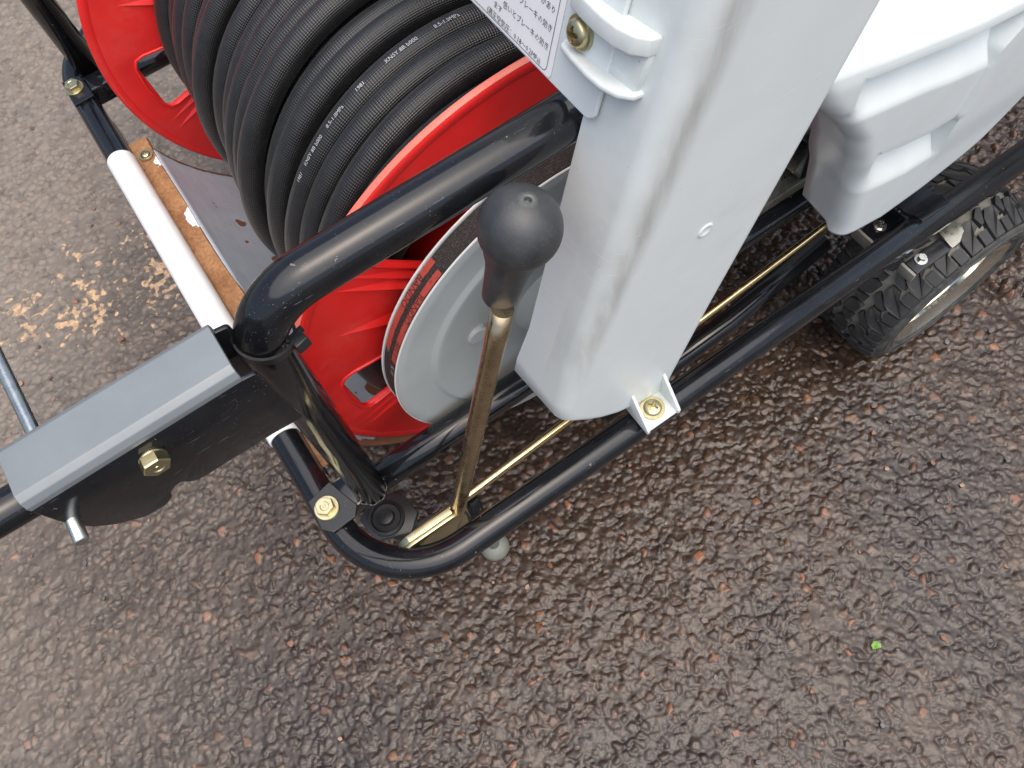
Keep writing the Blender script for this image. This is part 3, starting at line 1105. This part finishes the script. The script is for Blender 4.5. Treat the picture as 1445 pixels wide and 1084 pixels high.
mesh_obj("brake_rod", tube_mesh("brake_rod", [(-.034, .2045, .2475), (.03, .2068, .2465), (.48, .2345, .2300), (.60, .242, .225)], .0040, 14), M['gold'], cart, label="straight gold coloured brake rod")
# galvanised beam and block that carry the pump
mesh_obj("pump_beam", prism_mesh("pump_beam", [(.3185, .2920), (.3185, .2960), (.2740, .2960), (.2650, .2910), (.2630, .2810), (.2670, .2810), (.2690, .2885), (.2760, .2920)], yz, .30, .53, .0008, 2), M['galv'], cart)
box("pump_block", (.455, .263, .297), (.60, .33, .345), M['paint'], cart, .004)
box("pump_foot", (.462, .2555, .310), (.490, .2625, .345), M['galv'], cart, .002)
box("deck_plate", (.47, .30, .262), (1.0, .86, .268), M['paint'], cart, .002)

# ------------------------------------------------------------------ cable tie and lock pin
tie = thing("cable_tie", "black nylon cable tie cinched round the guard rail bend", "cable tie", (-.031, .241, .545))
tc, tn = Vector((-.0280, .2397, .5765)), Vector((.22, .0, 1)).normalized()
ta = Vector((0, 1, 0)); ta = (ta - tn * ta.dot(tn)).normalized(); tb = tn.cross(ta)
def band_mesh(name, cen, a, b, n, r, w, th, seg=56):
    bm = bmesh.new()
    rows = []
    for i in range(seg):
        t = 2 * math.pi * i / seg
        d = a * math.cos(t) + b * math.sin(t)
        rows.append([bm.verts.new(cen + d * (r + q) + n * h) for q, h in ((0, -w), (th, -w), (th, w), (0, w))])
    for i in range(seg):
        A, B = rows[i], rows[(i + 1) % seg]
        for k in range(4):
            bm.faces.new((A[k], A[(k + 1) % 4], B[(k + 1) % 4], B[k]))
    bmesh.ops.recalc_face_normals(bm, faces=bm.faces)
    me = bpy.data.meshes.new(name)
    bm.to_mesh(me)
    bm.free()
    auto_smooth(me, 40)
    return me
mesh_obj("strap", band_mesh("strap", tc, ta, tb, tn, .0147, .0024, .0017), M['tie'], tie)
hd = Vector((.72, -.60, -.15)).normalized()
hme = box_mesh("head", (-.0036, -.0038, -.0042), (.0046, .0038, .0042), .0007)
mesh_obj("head", hme, M['tie'], tie, tc + hd * .0178 - tn * .0015, Quaternion((0, 0, 1), .25))
mesh_obj("tail", box_mesh("tail", (-.004, -.002, -.0022), (.0075, .0003, .0022), .0004), M['tie'], tie, tc + hd * .0148 + Vector((0, .0022, 0)), Quaternion((0, 0, 1), .3))

pin = thing("lock_pin", "plain steel lock pin pushed through the handle channel", "pin", (-.152, .23, .57))
tube("shaft", [(-.1522, .1975, .5715), (-.1522, .1988, .5715), (-.1520, .25, .5715), (-.1535, .345, .5745), (-.1545, .40, .5765)], .0037, M['steel'], pin, 18, rfun=lambda t: .0030 if t == 0 else .0037)
tube("loop", fillet([(-.1545, .3975, .5765), (-.156, .46, .578), (-.215, .47, .580)], .02, 6), .0036, M['steel'], pin, 14)

# ------------------------------------------------------------------ reel
reel = thing("hose_reel", "red plastic hose reel with pale grey pulley", "hose reel", (XC, .55, .096))
R_FL = .2335
def flange_mesh(name, R, windows, thick):
    cu = bpy.data.curves.new(name, 'CURVE')
    cu.dimensions = '2D'
    cu.fill_mode = 'BOTH'
    cu.extrude = thick
    cu.bevel_depth = .0012
    cu.bevel_resolution = 2
    def poly(pts):
        s = cu.splines.new('POLY')
        s.points.add(len(pts) - 1)
        for p, (a, b) in zip(s.points, pts):
            p.co = (a, b, 0, 1)
        s.use_cyclic_u = True
    poly([(R * math.cos(t), R * math.sin(t)) for t in np.linspace(0, 2 * math.pi, 160, endpoint=False)])
    for c in windows:
        r0, r1, ha = .105, .2035, rad(10.5)
        raw = [(r0, c - ha), (r1, c - ha), (r1, c + ha), (r0, c + ha)]
        pts = [(r * math.cos(a), r * math.sin(a)) for r, a in raw]
        poly(rounded(pts, .011, 7))
    o = bpy.data.objects.new(name, cu)
    COL.objects.link(o)
    dg = bpy.context.evaluated_depsgraph_get()
    me = bpy.data.meshes.new_from_object(o.evaluated_get(dg))
    bpy.data.objects.remove(o)
    bpy.data.curves.remove(cu)
    bm = bmesh.new()
    bm.from_mesh(me)
    bmesh.ops.remove_doubles(bm, verts=bm.verts, dist=1e-5)
    bm.to_mesh(me)
    bm.free()
    auto_smooth(me, 40)
    me.materials.clear()
    me.materials.append(M['red'])
    return me
TOY = Quaternion((1, 0, 0), math.pi / 2)          # local (x, y, z) -> world (x, -z, y)
WIN = [rad(184 + 60 * i) for i in range(6)]
def wedge_mesh(name, ang, r_tip, r_in, wid, hgt, sgn):
    """embossed fold: rises from its tip near the edge towards the hub"""
    bm = bmesh.new()
    ca, sa = math.cos(ang), math.sin(ang)
    def P(r, t, h):
        return bm.verts.new((r * ca - t * sa, r * sa + t * ca, h * sgn))
    tip = P(r_tip, 0, .0002)
    a0, b0, t0 = P(r_in, -wid, 0), P(r_in, wid * .55, 0), P(r_in, 0, hgt)
    m1, m2, m3 = P((r_tip + r_in) / 2, -wid * .6, 0), P((r_tip + r_in) / 2, wid * .35, 0), P((r_tip + r_in) / 2, 0, hgt * .55)
    for f in ((tip, m3, m1), (tip, m2, m3), (m1, m3, t0, a0), (m3, m2, b0, t0), (a0, t0, b0)):
        bm.faces.new(f)
    bmesh.ops.recalc_face_normals(bm, faces=bm.faces)
    me = bpy.data.meshes.new(name)
    bm.to_mesh(me)
    bm.free()
    me.materials.append(M['red'])
    return me
def build_flange(y, outward, lab):
    # local +Z of the turned mesh points to world -Y
    fl = mesh_obj("flange", flange_mesh("flange", R_FL - .002, WIN, .0016), None, reel, (XC, y, ZC), TOY, label=lab)
    lip = lathe_mesh("lip", [(R_FL - .009, -.0024), (R_FL - .003, -.0027), (R_FL + .001, -.0022), (R_FL + .0015, .0004), (R_FL + .0004, .0026), (R_FL - .0030, .0040), (R_FL - .008, .0028)], 160, ang=50)
    def sub(nm, me, mat):
        o = bpy.data.objects.new(nm, me)
        if not me.materials:
            me.materials.append(mat)
        COL.objects.link(o)
        o.parent = fl
        return o
    sub("lip", lip, M['red'])
    face = .0027
    for c in WIN:
        for da, rt, wd, hg in ((-28, .200, .016, .010), (-46, .212, .011, .007), (17.5, .214, .012, .010)):
            o = sub("fold", wedge_mesh("fold", c + rad(da), rt, .09, wd, hg, 1), M['red'])
            o.location = (0, 0, face)
        # raised border along the upper edge of each window
        pts = [(r * math.cos(c + rad(da2)), r * math.sin(c + rad(da2)), .003) for r, da2 in ((.11, -11), (.15, -11), (.190, -10.8), (.1985, -10), (.2025, -7.6), (.204, 0), (.2025, 7.6), (.1985, 10), (.190, 10.8), (.15, 11), (.11, 11))]
        sub("window_edge", tube_mesh("window_edge", pts, .0017, 8), M['red'])
    return fl
near_flange = build_flange(.3225, 1, "near red reel flange beside the pulley")
build_flange(.7770, 1, "far red reel flange with open windows")
o = mesh_obj("edge_band", lathe_mesh("edge_band", [(R_FL + .0012, -.0021), (R_FL + .0018, -.0018), (R_FL + .0018, .0012), (R_FL + .0008, .0026)], 160, ang=60), M['peach'], reel, (XC, .3225, ZC), TOY, label="worn pale edge of the near flange")
mesh_obj("drum", lathe_mesh("drum", [(.085, 0), (.10, 0), (.10, .445), (.085, .445)], 64), M['red'], reel, (XC, .774, ZC), TOY)
tube("axle", [(XC, .235, ZC), (XC, .86, ZC)], .0125, M['paint'], reel, 20)
# pulley: two lips, groove, dished face
PR = .1690
prof = [(PR - .012, -.0215), (PR - .001, -.0210), (PR, -.0200), (PR - .0002, -.0192), (PR - .0075, -.0165), (PR - .0105, -.0155), (PR - .0105, -.0040), (PR - .0075, -.0028), (PR - .0002, -.0012), (PR, .0000), (PR - .0012, .0009),
        (PR - .010, .0008), (.1370, -.0010), (.1345, -.0005), (.1322, .0016), (.1300, .0019), (.1260, .0012), (.075, -.0085), (.060, -.0095), (.046, -.0080), (.040, .004), (.036, .006), (.016, .006), (.015, .012), (0, .012)]
pul = mesh_obj("pulley", lathe_mesh("pulley", prof, 128, ang=38), M['pulley'], reel, (XC, .2815, ZC), TOY, label="pale grey dished belt pulley")
def subp(nm, me, mat, lab=None):
    o = bpy.data.objects.new(nm, me)
    if not me.materials:
        me.materials.append(mat)
    COL.objects.link(o)
    o.parent = pul
    if lab:
        o['label'] = lab
    return o
for z in (.0002, -.0202):
    subp("pulley_lip", lathe_mesh("pulley_lip", [(PR + .0002, z - .0009), (PR + .0009, z - .0005), (PR + .0009, z + .0005), (PR + .0002, z + .0009)], 128), M['lip'])
for ang, rr in ((165, .088), (285, .088), (45, .088)):
    nb = lathe_mesh("boss", [(.0105, -.004), (.0098, .0035), (.0085, .0045), (0, .0045)], 24)
    o = subp("boss", nb, M['pulley'])
    o.location = (rr * math.cos(rad(ang)), rr * math.sin(rad(ang)), -.0065)
BR = .1686
belt = mesh_obj("drive_belt", lathe_mesh("drive_belt", [(BR - .007, -.0160), (BR - .0006, -.0187), (BR, -.0183), (BR, -.0022), (BR - .0006, -.0018), (BR - .007, -.0040), (BR - .007, -.0160)], 160, ang=40), M['belt'], reel, (XC, .2815, ZC), TOY, label="black drive belt with red printing")
def on_belt(me, a_mid, z_mid, flip=True, lift=.00025):
    """wrap flat lettering (x along, y across) round the belt"""
    for v in me.vertices:
        x, y = v.co.x, v.co.y
        a = a_mid + (x if flip else -x) / BR
        z = z_mid + (y if flip else -y)
        v.co = ((BR + lift) * math.cos(a), (BR + lift) * math.sin(a), z)
    return me
def subb(nm, me, mat):
    o = bpy.data.objects.new(nm, me)
    me.materials.clear()
    me.materials.append(mat)
    COL.objects.link(o)
    o.parent = belt
    return o
def strip_mesh(a0, a1, z0, z1, lift, n=40, wob=0.0):
    r = random.Random(int(a0 * 1000) + int(z0 * 1e5))
    V, F = [], []
    for i in range(n + 1):
        a = a0 + (a1 - a0) * i / n
        for z in (z0 + r.uniform(-wob, wob), z1 + r.uniform(-wob, wob)):
            V.append(((BR + lift) * math.cos(a), (BR + lift) * math.sin(a), z))
    for i in range(n):
        F.append((2 * i, 2 * i + 1, 2 * i + 3, 2 * i + 2))
    me = bpy.data.meshes.new("print_strip")
    me.from_pydata(V, [], F)
    smooth(me)
    return me
A0, A1 = rad(125.5), rad(157.0)
subb("red_print", strip_mesh(A0, A1, -.0182, -.0128, .00012, 48, .00035), M['bred'])
subb("red_print", strip_mesh(A0 + .010, A1 + .040, -.0078, -.0024, .00012, 48, .00035), M['bred'])
def letters(body, size, along, across):
    me = text_mesh(body, size, 'CENTER')
    bm = bmesh.new()
    bm.from_mesh(me)
    bmesh.ops.subdivide_edges(bm, edges=bm.edges, cuts=1)
    bm.to_mesh(me)
    bm.free()
    return on_belt(me, along, across)
subb("lettering", letters("BANDO", .0088, rad(136), -.0184), M['belt'])
subb("lettering", letters("BANDO", .0082, rad(139), -.0082), M['belt'])
subb("lettering", letters("BELT", .0082, rad(154), -.0082), M['belt'])
subb("white_lettering", letters("K-91", .0066, rad(163.5), -.0080), M['print'])
subb("white_lettering", letters("U", .0045, rad(157.5), -.0160), M['print'])

# ------------------------------------------------------------------ hose
def build_hose():
    rh = .0116
    r = random.Random(21)
    def surf(y):                    # outer surface of the pile across the reel
        return float(np.interp(y, (.33, .36, .42, .50, .60, .70, .77), (.1800, .1830, .1840, .1815, .1765, .1700, .1650)))
    def path(ys, off, wob, gap):
        N = 132
        out = []
        prm = []
        for q, y in enumerate(ys):
            over = off == 0 and q % 5 == 2          # some turns ride up over their neighbours
            prm.append((y, surf(y) - rh - off + r.uniform(-wob, wob) + (.0075 if over else 0), r.uniform(-gap, gap) * (1.7 if over else 1), r.uniform(0, 6.28), r.uniform(-.0012, .0012), r.uniform(0, 6.28)))
        def ev(p, t):
            y = p[0] + p[2] * math.sin(t + p[3])
            R = p[1] + p[4] * math.sin(2 * t + p[5])
            return y, R
        for i, p in enumerate(prm):
            nx = prm[min(i + 1, len(prm) - 1)]
            for k in range(N):
                t = 2 * math.pi * k / N
                # step over to the next turn on the underside, away from view
                s = min(1, max(0, (k / N - .80) / .20))
                s = s * s * (3 - 2 * s)
                y0, R0 = ev(p, t)
                y1, R1 = ev(nx, t)
                y, R = y0 * (1 - s) + y1 * s, R0 * (1 - s) + R1 * s
                a = t - rad(40)
                out.append((XC + R * math.cos(a), y, ZC + R * math.sin(a)))
        return out
    n1 = 18
    y1 = np.linspace(.3410, .7590, n1)
    ysA = [float(y) + r.uniform(-.0040, .0040) for y in y1]
    ysB = [float(y) for y in np.linspace(.763, .347, 18)]
    A = path(ysA, 0.0, .0050, .0062)
    B = path(ysB, .0165, .001, .0005)
    # carry on into the under layer at the far flange
    link = [tuple(np.array(A[-1]) * (1 - s) + np.array(B[0]) * s) for s in (.33, .66)]
    pts = A + link + B
    me = tube_mesh("hose", pts, rh, 14)
    o = mesh_obj("hose", me, M['hose'], None)
    o['label'] = 'black ribbed rubber hose wound many turns on the red reel'
    o['category'] = 'hose'
    return o, A, rh
hose, HPATH, HR = build_hose()
def hose_print(body, turn, a_start, size, side=-.12):
    """white printing along one turn of the hose"""
    N = 132
    P = np.array(HPATH[turn * N:(turn + 1) * N])
    ang = np.degrees(np.unwrap(np.arctan2(P[:, 2] - ZC, P[:, 0] - XC)))
    L = np.concatenate([[0], np.cumsum(np.linalg.norm(np.diff(P, axis=0), axis=1))])
    l0 = float(np.interp(a_start, ang, L))
    me = text_mesh(body, size)
    for v in me.vertices:
        l = l0 - v.co.x
        i = float(np.interp(l, L, np.arange(N)))
        i0 = int(min(max(i, 1), N - 3))
        p = P[i0] * (1 - (i - i0)) + P[i0 + 1] * (i - i0)
        t = P[i0 + 1] - P[i0 - 1]
        t /= np.linalg.norm(t)
        rv = np.array([p[0] - XC, 0, p[2] - ZC])
        rv /= np.linalg.norm(rv)
        sv = np.cross(t, rv)
        q = side + (v.co.y - size * .35) / HR
        rad_v = rv * math.cos(q) + sv * math.sin(q)
        v.co = p + rad_v * (HR + .0003)
    me.materials.clear()
    me.materials.append(M['print'])
    o = bpy.data.objects.new("print", me)
    COL.objects.link(o)
    o.parent = hose
    return o
for body, a0, sz in (("1981", 139.5, .0044), ("KNSY 8B b000", 134.6, .0043), ("8.5-1.0MPa", 123.8, .0043), ("1981", 113.2, .0044),
                     ("KNSY 8B b000", 104.0, .0045), ("8.5-1.0MPa", 90.5, .0046)):
    hose_print(body, 4, a0, sz)

# ------------------------------------------------------------------ pump unit: belt cover, sign panel, louvred hood
pump = thing("power_sprayer", "white plastic covered sprayer unit with belt cover, sign and louvred hood", "sprayer", (.55, .45, .262))
def build_cover():
    def fx(z):
        return .0955 + .264 * (z - .333)
    def bx(z):
        return .2528 + .257 * (z - .3818)
    foot = [(fx(.385) + .001, .385, .022), (.1120, .354, .036), (.1195, .342, .040), (.1300, .3275, .044), (.1440, .3105, .050), (.1640, .2925, .052), (.1900, .2785, .050), (.2120, .2730, .044), (.2255, .2728, .040), (.2318, .2830, .030), (.2360, .305, .012)]
    poly = [(fx(.80), .80), (fx(.60), .60), (fx(.44), .44)] + [(a, b) for a, b, c in foot] + [(bx(.40), .40), (bx(.60), .60), (bx(.80), .80)]
    inner_z = {(a, b): c for a, b, c in foot}
    inner_x = {(a, b): -.006 for a, b, c in foot[1:4]}
    bm = bmesh.new()
    A = [bm.verts.new((a, .1755, b)) for a, b in poly]
    B = [bm.verts.new((a - .004 + inner_x.get((a, b), 0), .2245, b + inner_z.get((a, b), 0))) for a, b in poly]
    n = len(poly)
    bm.faces.new(A)
    sides = []
    for i in range(n):
        j = (i + 1) % n
        if i == n - 1:
            continue
        sides.append(bm.faces.new((A[i], B[i], B[j], A[j])))
    bmesh.ops.recalc_face_normals(bm, faces=bm.faces)
    bm.edges.ensure_lookup_table()
    outer = [e for e in bm.edges if e.verts[0] in A and e.verts[1] in A and len(e.link_faces) == 2]
    front = [e for e in outer if max(e.verts[0].co.x - fx(e.verts[0].co.z), e.verts[1].co.x - fx(e.verts[1].co.z)) < .004]
    bmesh.ops.bevel(bm, geom=outer, offset=.0130, segments=7, profile=.5, affect='EDGES', clamp_overlap=True)
    me = bpy.data.meshes.new("belt_cover")
    bm.to_mesh(me)
    bm.free()
    auto_smooth(me, 50)
    me.materials.append(M['cover'])
    o = mesh_obj("belt_cover", me, None, pump, label="slanted white belt cover with a grey rubbed streak")
    md = o.modifiers.new("wall", 'SOLIDIFY')
    md.thickness = .003
    md.offset = -1
    weighted(o)
    def sub(nm, me, mat, at=(0, 0, 0), rot=None):
        q = bpy.data.objects.new(nm, me)
        if mat is not None and not me.materials:
            me.materials.append(mat)
        COL.objects.link(q)
        q.parent = o
        q.location = Vector(at) - world_loc(o)
        if rot is not None:
            q.rotation_mode = 'QUATERNION'
            q.rotation_quaternion = rot
        return q
    # foot tab screwed to the rail: floor and two side walls
    sub("tab_floor", box_mesh("tab_floor", (.1835, .1510, .2795), (.2165, .1850, .2825), .0008), M['cover'])
    for x0, dx in ((.1815, -.0020), (.2150, .0010)):
        wall = [(.1495, .2800), (.1495, .2860), (.1520, .2895), (.1600, .2990), (.1830, .3260), (.1830, .2800)]
        sub("tab_wall", prism_mesh("tab_wall", wall, yz, x0, x0 + .0032, .0008, 2), M['cover'])
    sub("screw", cross_screw_mesh("screw", .0082, .0036, .0112, .0016), M['zinc'], (.2000, .1662, .2826), Quaternion((0, 0, 1), .5))
    # moulded dimple on the face
    sub("dimple", lathe_mesh("dimple", [(.0062, 0), (.0052, .0011), (.0040, .0012), (.0030, .0004), (0, .0002)], 28, ang=60), M['cover'], (.2220, .1757, .5247), zrot((0, -1, 0)))
    return o
cover = build_cover()

# sign panel in front, leaning back like the cover
PO = Vector((.1641, .2150, .622))
PS = .8777
E1, E2 = Vector((0, -1, 0)), Vector((.2705, 0, .9627)).normalized()
EN = E1.cross(E2)
def pp(a, b, t=0.0):
    return PO + E1 * (a * PS) + E2 * (b * PS) + EN * t
def panel_fn(a, b, t):
    return pp(a, b, t)
panel = mesh_obj("sign_panel", prism_mesh("sign_panel", rounded([(-.32, .0), (-.004, .0), (.001, .004), (.003, .24), (-.32, .24)], .004, 4), panel_fn, -.0030, 0, .0010, 3), M['white'], pump, label="white front panel that carries the sign")
def subn(nm, me, mat, lab=None):
    q = bpy.data.objects.new(nm, me)
    me.materials.clear()
    me.materials.append(mat)
    COL.objects.link(q)
    q.parent = panel
    q.location = -world_loc(panel)
    if lab:
        q['label'] = lab
    return q
subn("sign", prism_mesh("sign", rounded([(-.20, .0022), (-.0395, .0022), (-.0395, .15), (-.20, .15)], .0035, 5), panel_fn, .0002, .0006), M['label'], "white sign with Japanese tyre pressure text")
# thin border line round the sign
def border(pts, wd):
    V, F = [], []
    n = len(pts)
    for i, (a, b) in enumerate(pts):
        pa, pb = pts[max(0, i - 1)], pts[min(n - 1, i + 1)]
        d = Vector((pb[0] - pa[0], pb[1] - pa[1], 0)).normalized()
        nn = (-d.y, d.x)
        V += [tuple(pp(a + nn[0] * wd, b + nn[1] * wd, .0008)), tuple(pp(a - nn[0] * wd, b - nn[1] * wd, .0008))]
    for i in range(n - 1):
        F.append((2 * i, 2 * i + 1, 2 * i + 3, 2 * i + 2))
    me = bpy.data.meshes.new("border")
    me.from_pydata(V, [], F)
    return me
line = [(-.199, .0041), (-.0475, .0041)] + [(-.0475 + .0035 * math.sin(t), .0076 - .0035 * math.cos(t)) for t in np.linspace(0, math.pi / 2, 8)] + [(-.0440, .0076), (-.0440, .148)]
subn("border", border(line, .00022), M['ink'])
for body, xe, b, size in (("(適正空気圧：0.18～0.2MPa)", -.0500, .0052, .0050), ("ます", -.0915, .0118, .0050), ("低いとブレーキの効き", -.0455, .0168, .0050),
                          ("ブレーキの効き", -.0455, .0280, .0050), ("があり", -.0455, .0388, .0050)):
    me = text_mesh(body, size, 'RIGHT', 1)
    for v in me.vertices:
        v.co = pp(xe + v.co.x * .92, b + v.co.y, .00085)
    subn("lettering", me, M['ink'])
# pocket with two curved ribs and a brass screw, at the joint of panel and cover
def rib(b0, b1, wid):
    prof = [(-.036, 0), (-.033, .004), (-.020, .0065), (-.004, .0085), (.008, .0085), (.018, .006), (.0245, .0), (.0245, -.013), (-.036, -.004)]
    sl = (b1 - b0) / .06
    me = prism_mesh("rib", prof, lambda a, h, t: pp(a, b0 + (a + .036) * sl + t, h), 0, wid, .0014, 3, 50)
    return me
for b0, b1, wd in ((.0265, .0320, .0042), (.0520, .0575, .0110)):
    q = subn("rib", rib(b0, b1, wd), M['cover'])
subn("pocket_floor", prism_mesh("pocket_floor", [(-.006, .0310), (.022, .0345), (.024, .0600), (-.006, .0560)], panel_fn, -.013, -.0012, .0010, 2), M['cover'])
q = bpy.data.objects.new("screw", cross_screw_mesh("screw", .0070, .0045, .0085, .0018))
q.data.materials.append(M['zinc'])
COL.objects.link(q)
q.parent = panel
q.location = pp(-.0235, .0425, .0003) - world_loc(panel)
q.rotation_mode = 'QUATERNION'
q.rotation_quaternion = zrot(EN) @ Quaternion((0, 0, 1), .3)

# louvred hood ------------------------------------------------------------------
def sstep(a, b, x):
    t = max(0, min(1, (x - a) / (b - a)))
    return t * t * (3 - 2 * t)
def build_hood():
    def xf(z):       # front edge of the outer face
        return float(np.interp(z, (.300, .324, .383, .437, .4725, .507, .530, .545, .60, .70), (.4290, .4278, .4150, .3980, .3820, .3560, .3360, .3240, .290, .235)))
    def zb(x):       # bottom edge
        return float(np.interp(x, (.40, .425, .445, .483, .532, .575, .596, .612, .624, .66, .72, .80), (.330, .3225, .3110, .3013, .3050, .3160, .3250, .3440, .3680, .420, .455, .47)))
    def ledge1(x):
        return float(np.interp(x, (.30, .3427, .3667, .4654, .5168, .86), (.568, .5545, .5466, .5190, .5100, .450)))
    def ledge2(x):
        return float(np.interp(x, (.40, .415, .445, .4785, .522, .86), (.4400, .4360, .4240, .4140, .4105, .36)))
    def h1(x):
        return .0375 + .0070 * sstep(.43, .52, x)
    H2 = .0460
    eps = .0022
    x_end = .86
    cols = [('s', t) for t in (0, .3, .6, .85)] + [('r', t) for t in np.linspace(0, 1, 7)]
    cols += [('x', t) for t in np.concatenate([np.linspace(.01, .5, 110), np.linspace(.50001, 1, 50)])]
    def rows(x):
        l1, l2, b = ledge1(x), ledge2(x), zb(x)
        top = .66
        seq = list(np.linspace(top, l1 + .012, 12)) + list(np.linspace(l1 + .009, l1 + eps, 5)) + [l1 - eps] + list(np.linspace(l1 - .006, l1 - h1(x), 12)) + list(np.linspace(l1 - h1(x) - .003, l2 + .010, 10)) + [l2 + .006, l2 + eps, l2 - eps]
        lo = max(b, .0)
        m = max(l2 - H2, b + .008)
        seq += list(np.linspace(l2 - .005, m, 12)) + list(np.linspace(m - .002, b + .004, 8)) + [b + .002, b]
        return seq
    def depth(x, z, inside):
        l1, l2 = ledge1(x), ledge2(x)
        d = 0.0
        if z > l1:                       # face leans back above the first ledge
            q = z - l1
            d += max(0, q - .010) * 1.1 + .002 * min(1, q / .010)
        hh, h2 = h1(x), H2
        if inside:
            if l1 - hh < z < l1:
                w = sstep(.350, .362 + (l1 - z) * .35, x)
                t = (l1 - z) / hh
                d += .031 * w * (1 - t) ** 1.1
            if l2 - h2 < z < l2:
                w = sstep(.412, .440, x)
                t = (l2 - z) / h2
                d += .026 * w * (1 - t) ** 1.1
        else:                            # lower skirt swells a little to the rear
            d -= .0030 * sstep(.34, .40, z)
        return d
    V, F = [], []
    nr = len(rows(.5))
    rr = .013
    def endx(x, z):                     # rear end wall of the louvres
        l1 = ledge1(x)
        if z > l1:
            return .512 + .75 * (l1 - .4815)
        return .512 + .75 * max(0, z - .4815)
    dl = .0016
    for kind, t in cols:
        for i in range(nr):
            if kind == 'x':
                xx = .45
                for _ in range(5):
                    z = rows(xx)[i]
                    f0 = xf(z) + rr
                    e = max(endx(xx, z), f0 + .02)
                    if t <= .5:
                        xx = f0 + (e - dl - f0) * (t / .5)
                    else:
                        xx = e + dl + (x_end - e - dl) * ((t - .5) / .5)
                z = rows(xx)[i]
                inside = t <= .5
                V.append((xx, .1885 + depth(xx, z, inside), z))
            else:
                xx = .43
                for _ in range(4):
                    z = rows(xx)[i]
                    xx = xf(z) + (rr if kind == 'r' else 0)
                z = rows(xx)[i]
                f0 = xf(z)
                y0 = .1885 + depth(f0 + rr, z, True)
                if kind == 's':
                    V.append((f0 + .004 * (1 - t), y0 + rr + .040 * (1 - t), z))
                else:
                    a = t * math.pi / 2
                    V.append((f0 + rr * (1 - math.cos(a)), y0 + rr * (1 - math.sin(a)), z))
    nc = len(cols)
    for c in range(nc - 1):
        for i in range(nr - 1):
            F.append((c * nr + i, (c + 1) * nr + i, (c + 1) * nr + i + 1, c * nr + i + 1))
    me = bpy.data.meshes.new("hood")
    me.from_pydata(V, [], F)
    me.update()
    bm = bmesh.new()
    bm.from_mesh(me)
    bmesh.ops.recalc_face_normals(bm, faces=bm.faces)
    bm.to_mesh(me)
    bm.free()
    auto_smooth(me, 48)
    me.materials.append(M['white'])
    o = mesh_obj("hood", me, None, pump, label="white louvred engine hood beside the belt cover")
    md = o.modifiers.new("wall", 'SOLIDIFY')
    md.thickness = .003
    md.offset = 0
    return o
hood = build_hood()
# engine mass inside the hood, mostly hidden
box("engine_block", (.50, .34, .30), (.86, .80, .56), M['tie'], pump, .02)
box("hood_top", (.30, .37, .655), (.86, .80, .675), M['white'], pump, .008)

# ------------------------------------------------------------------ leaf scrap
def build_leaf():
    bm = bmesh.new()
    pts = [(-.006, .002), (-.002, .0058), (.0035, .0050), (.0062, .0010), (.0050, -.0045), (.0010, -.0062), (-.0025, -.0022)]
    up = [bm.verts.new((a, b, .0008 + .0012 * math.sin(a * 400) + .0006 * b / .005)) for a, b in pts]
    c = bm.verts.new((0.0005, 0, .0030))
    for i in range(len(pts)):
        bm.faces.new((up[i], up[(i + 1) % len(pts)], c))
    me = bpy.data.meshes.new("leaf")
    bm.to_mesh(me)
    bm.free()
    o = mesh_obj("leaf", me, M['leaf'], None, (.3084, -.1249, .0022))
    o.scale = (.85, .85, .85)
    o.rotation_euler = (0, 0, .5)
    vein = bpy.data.objects.new("vein", tube_mesh("vein", [(-.0085, -.001, .0016), (-.004, .0005, .0024), (.0005, 0, .0032), (.0058, .0006, .0016)], .00035, 6))
    vein.data.materials.append(M['leaf'])
    COL.objects.link(vein)
    vein.parent = o
    o['label'] = 'small bright green leaf scrap lying on the wet asphalt'
    o['category'] = 'leaf'
build_leaf()
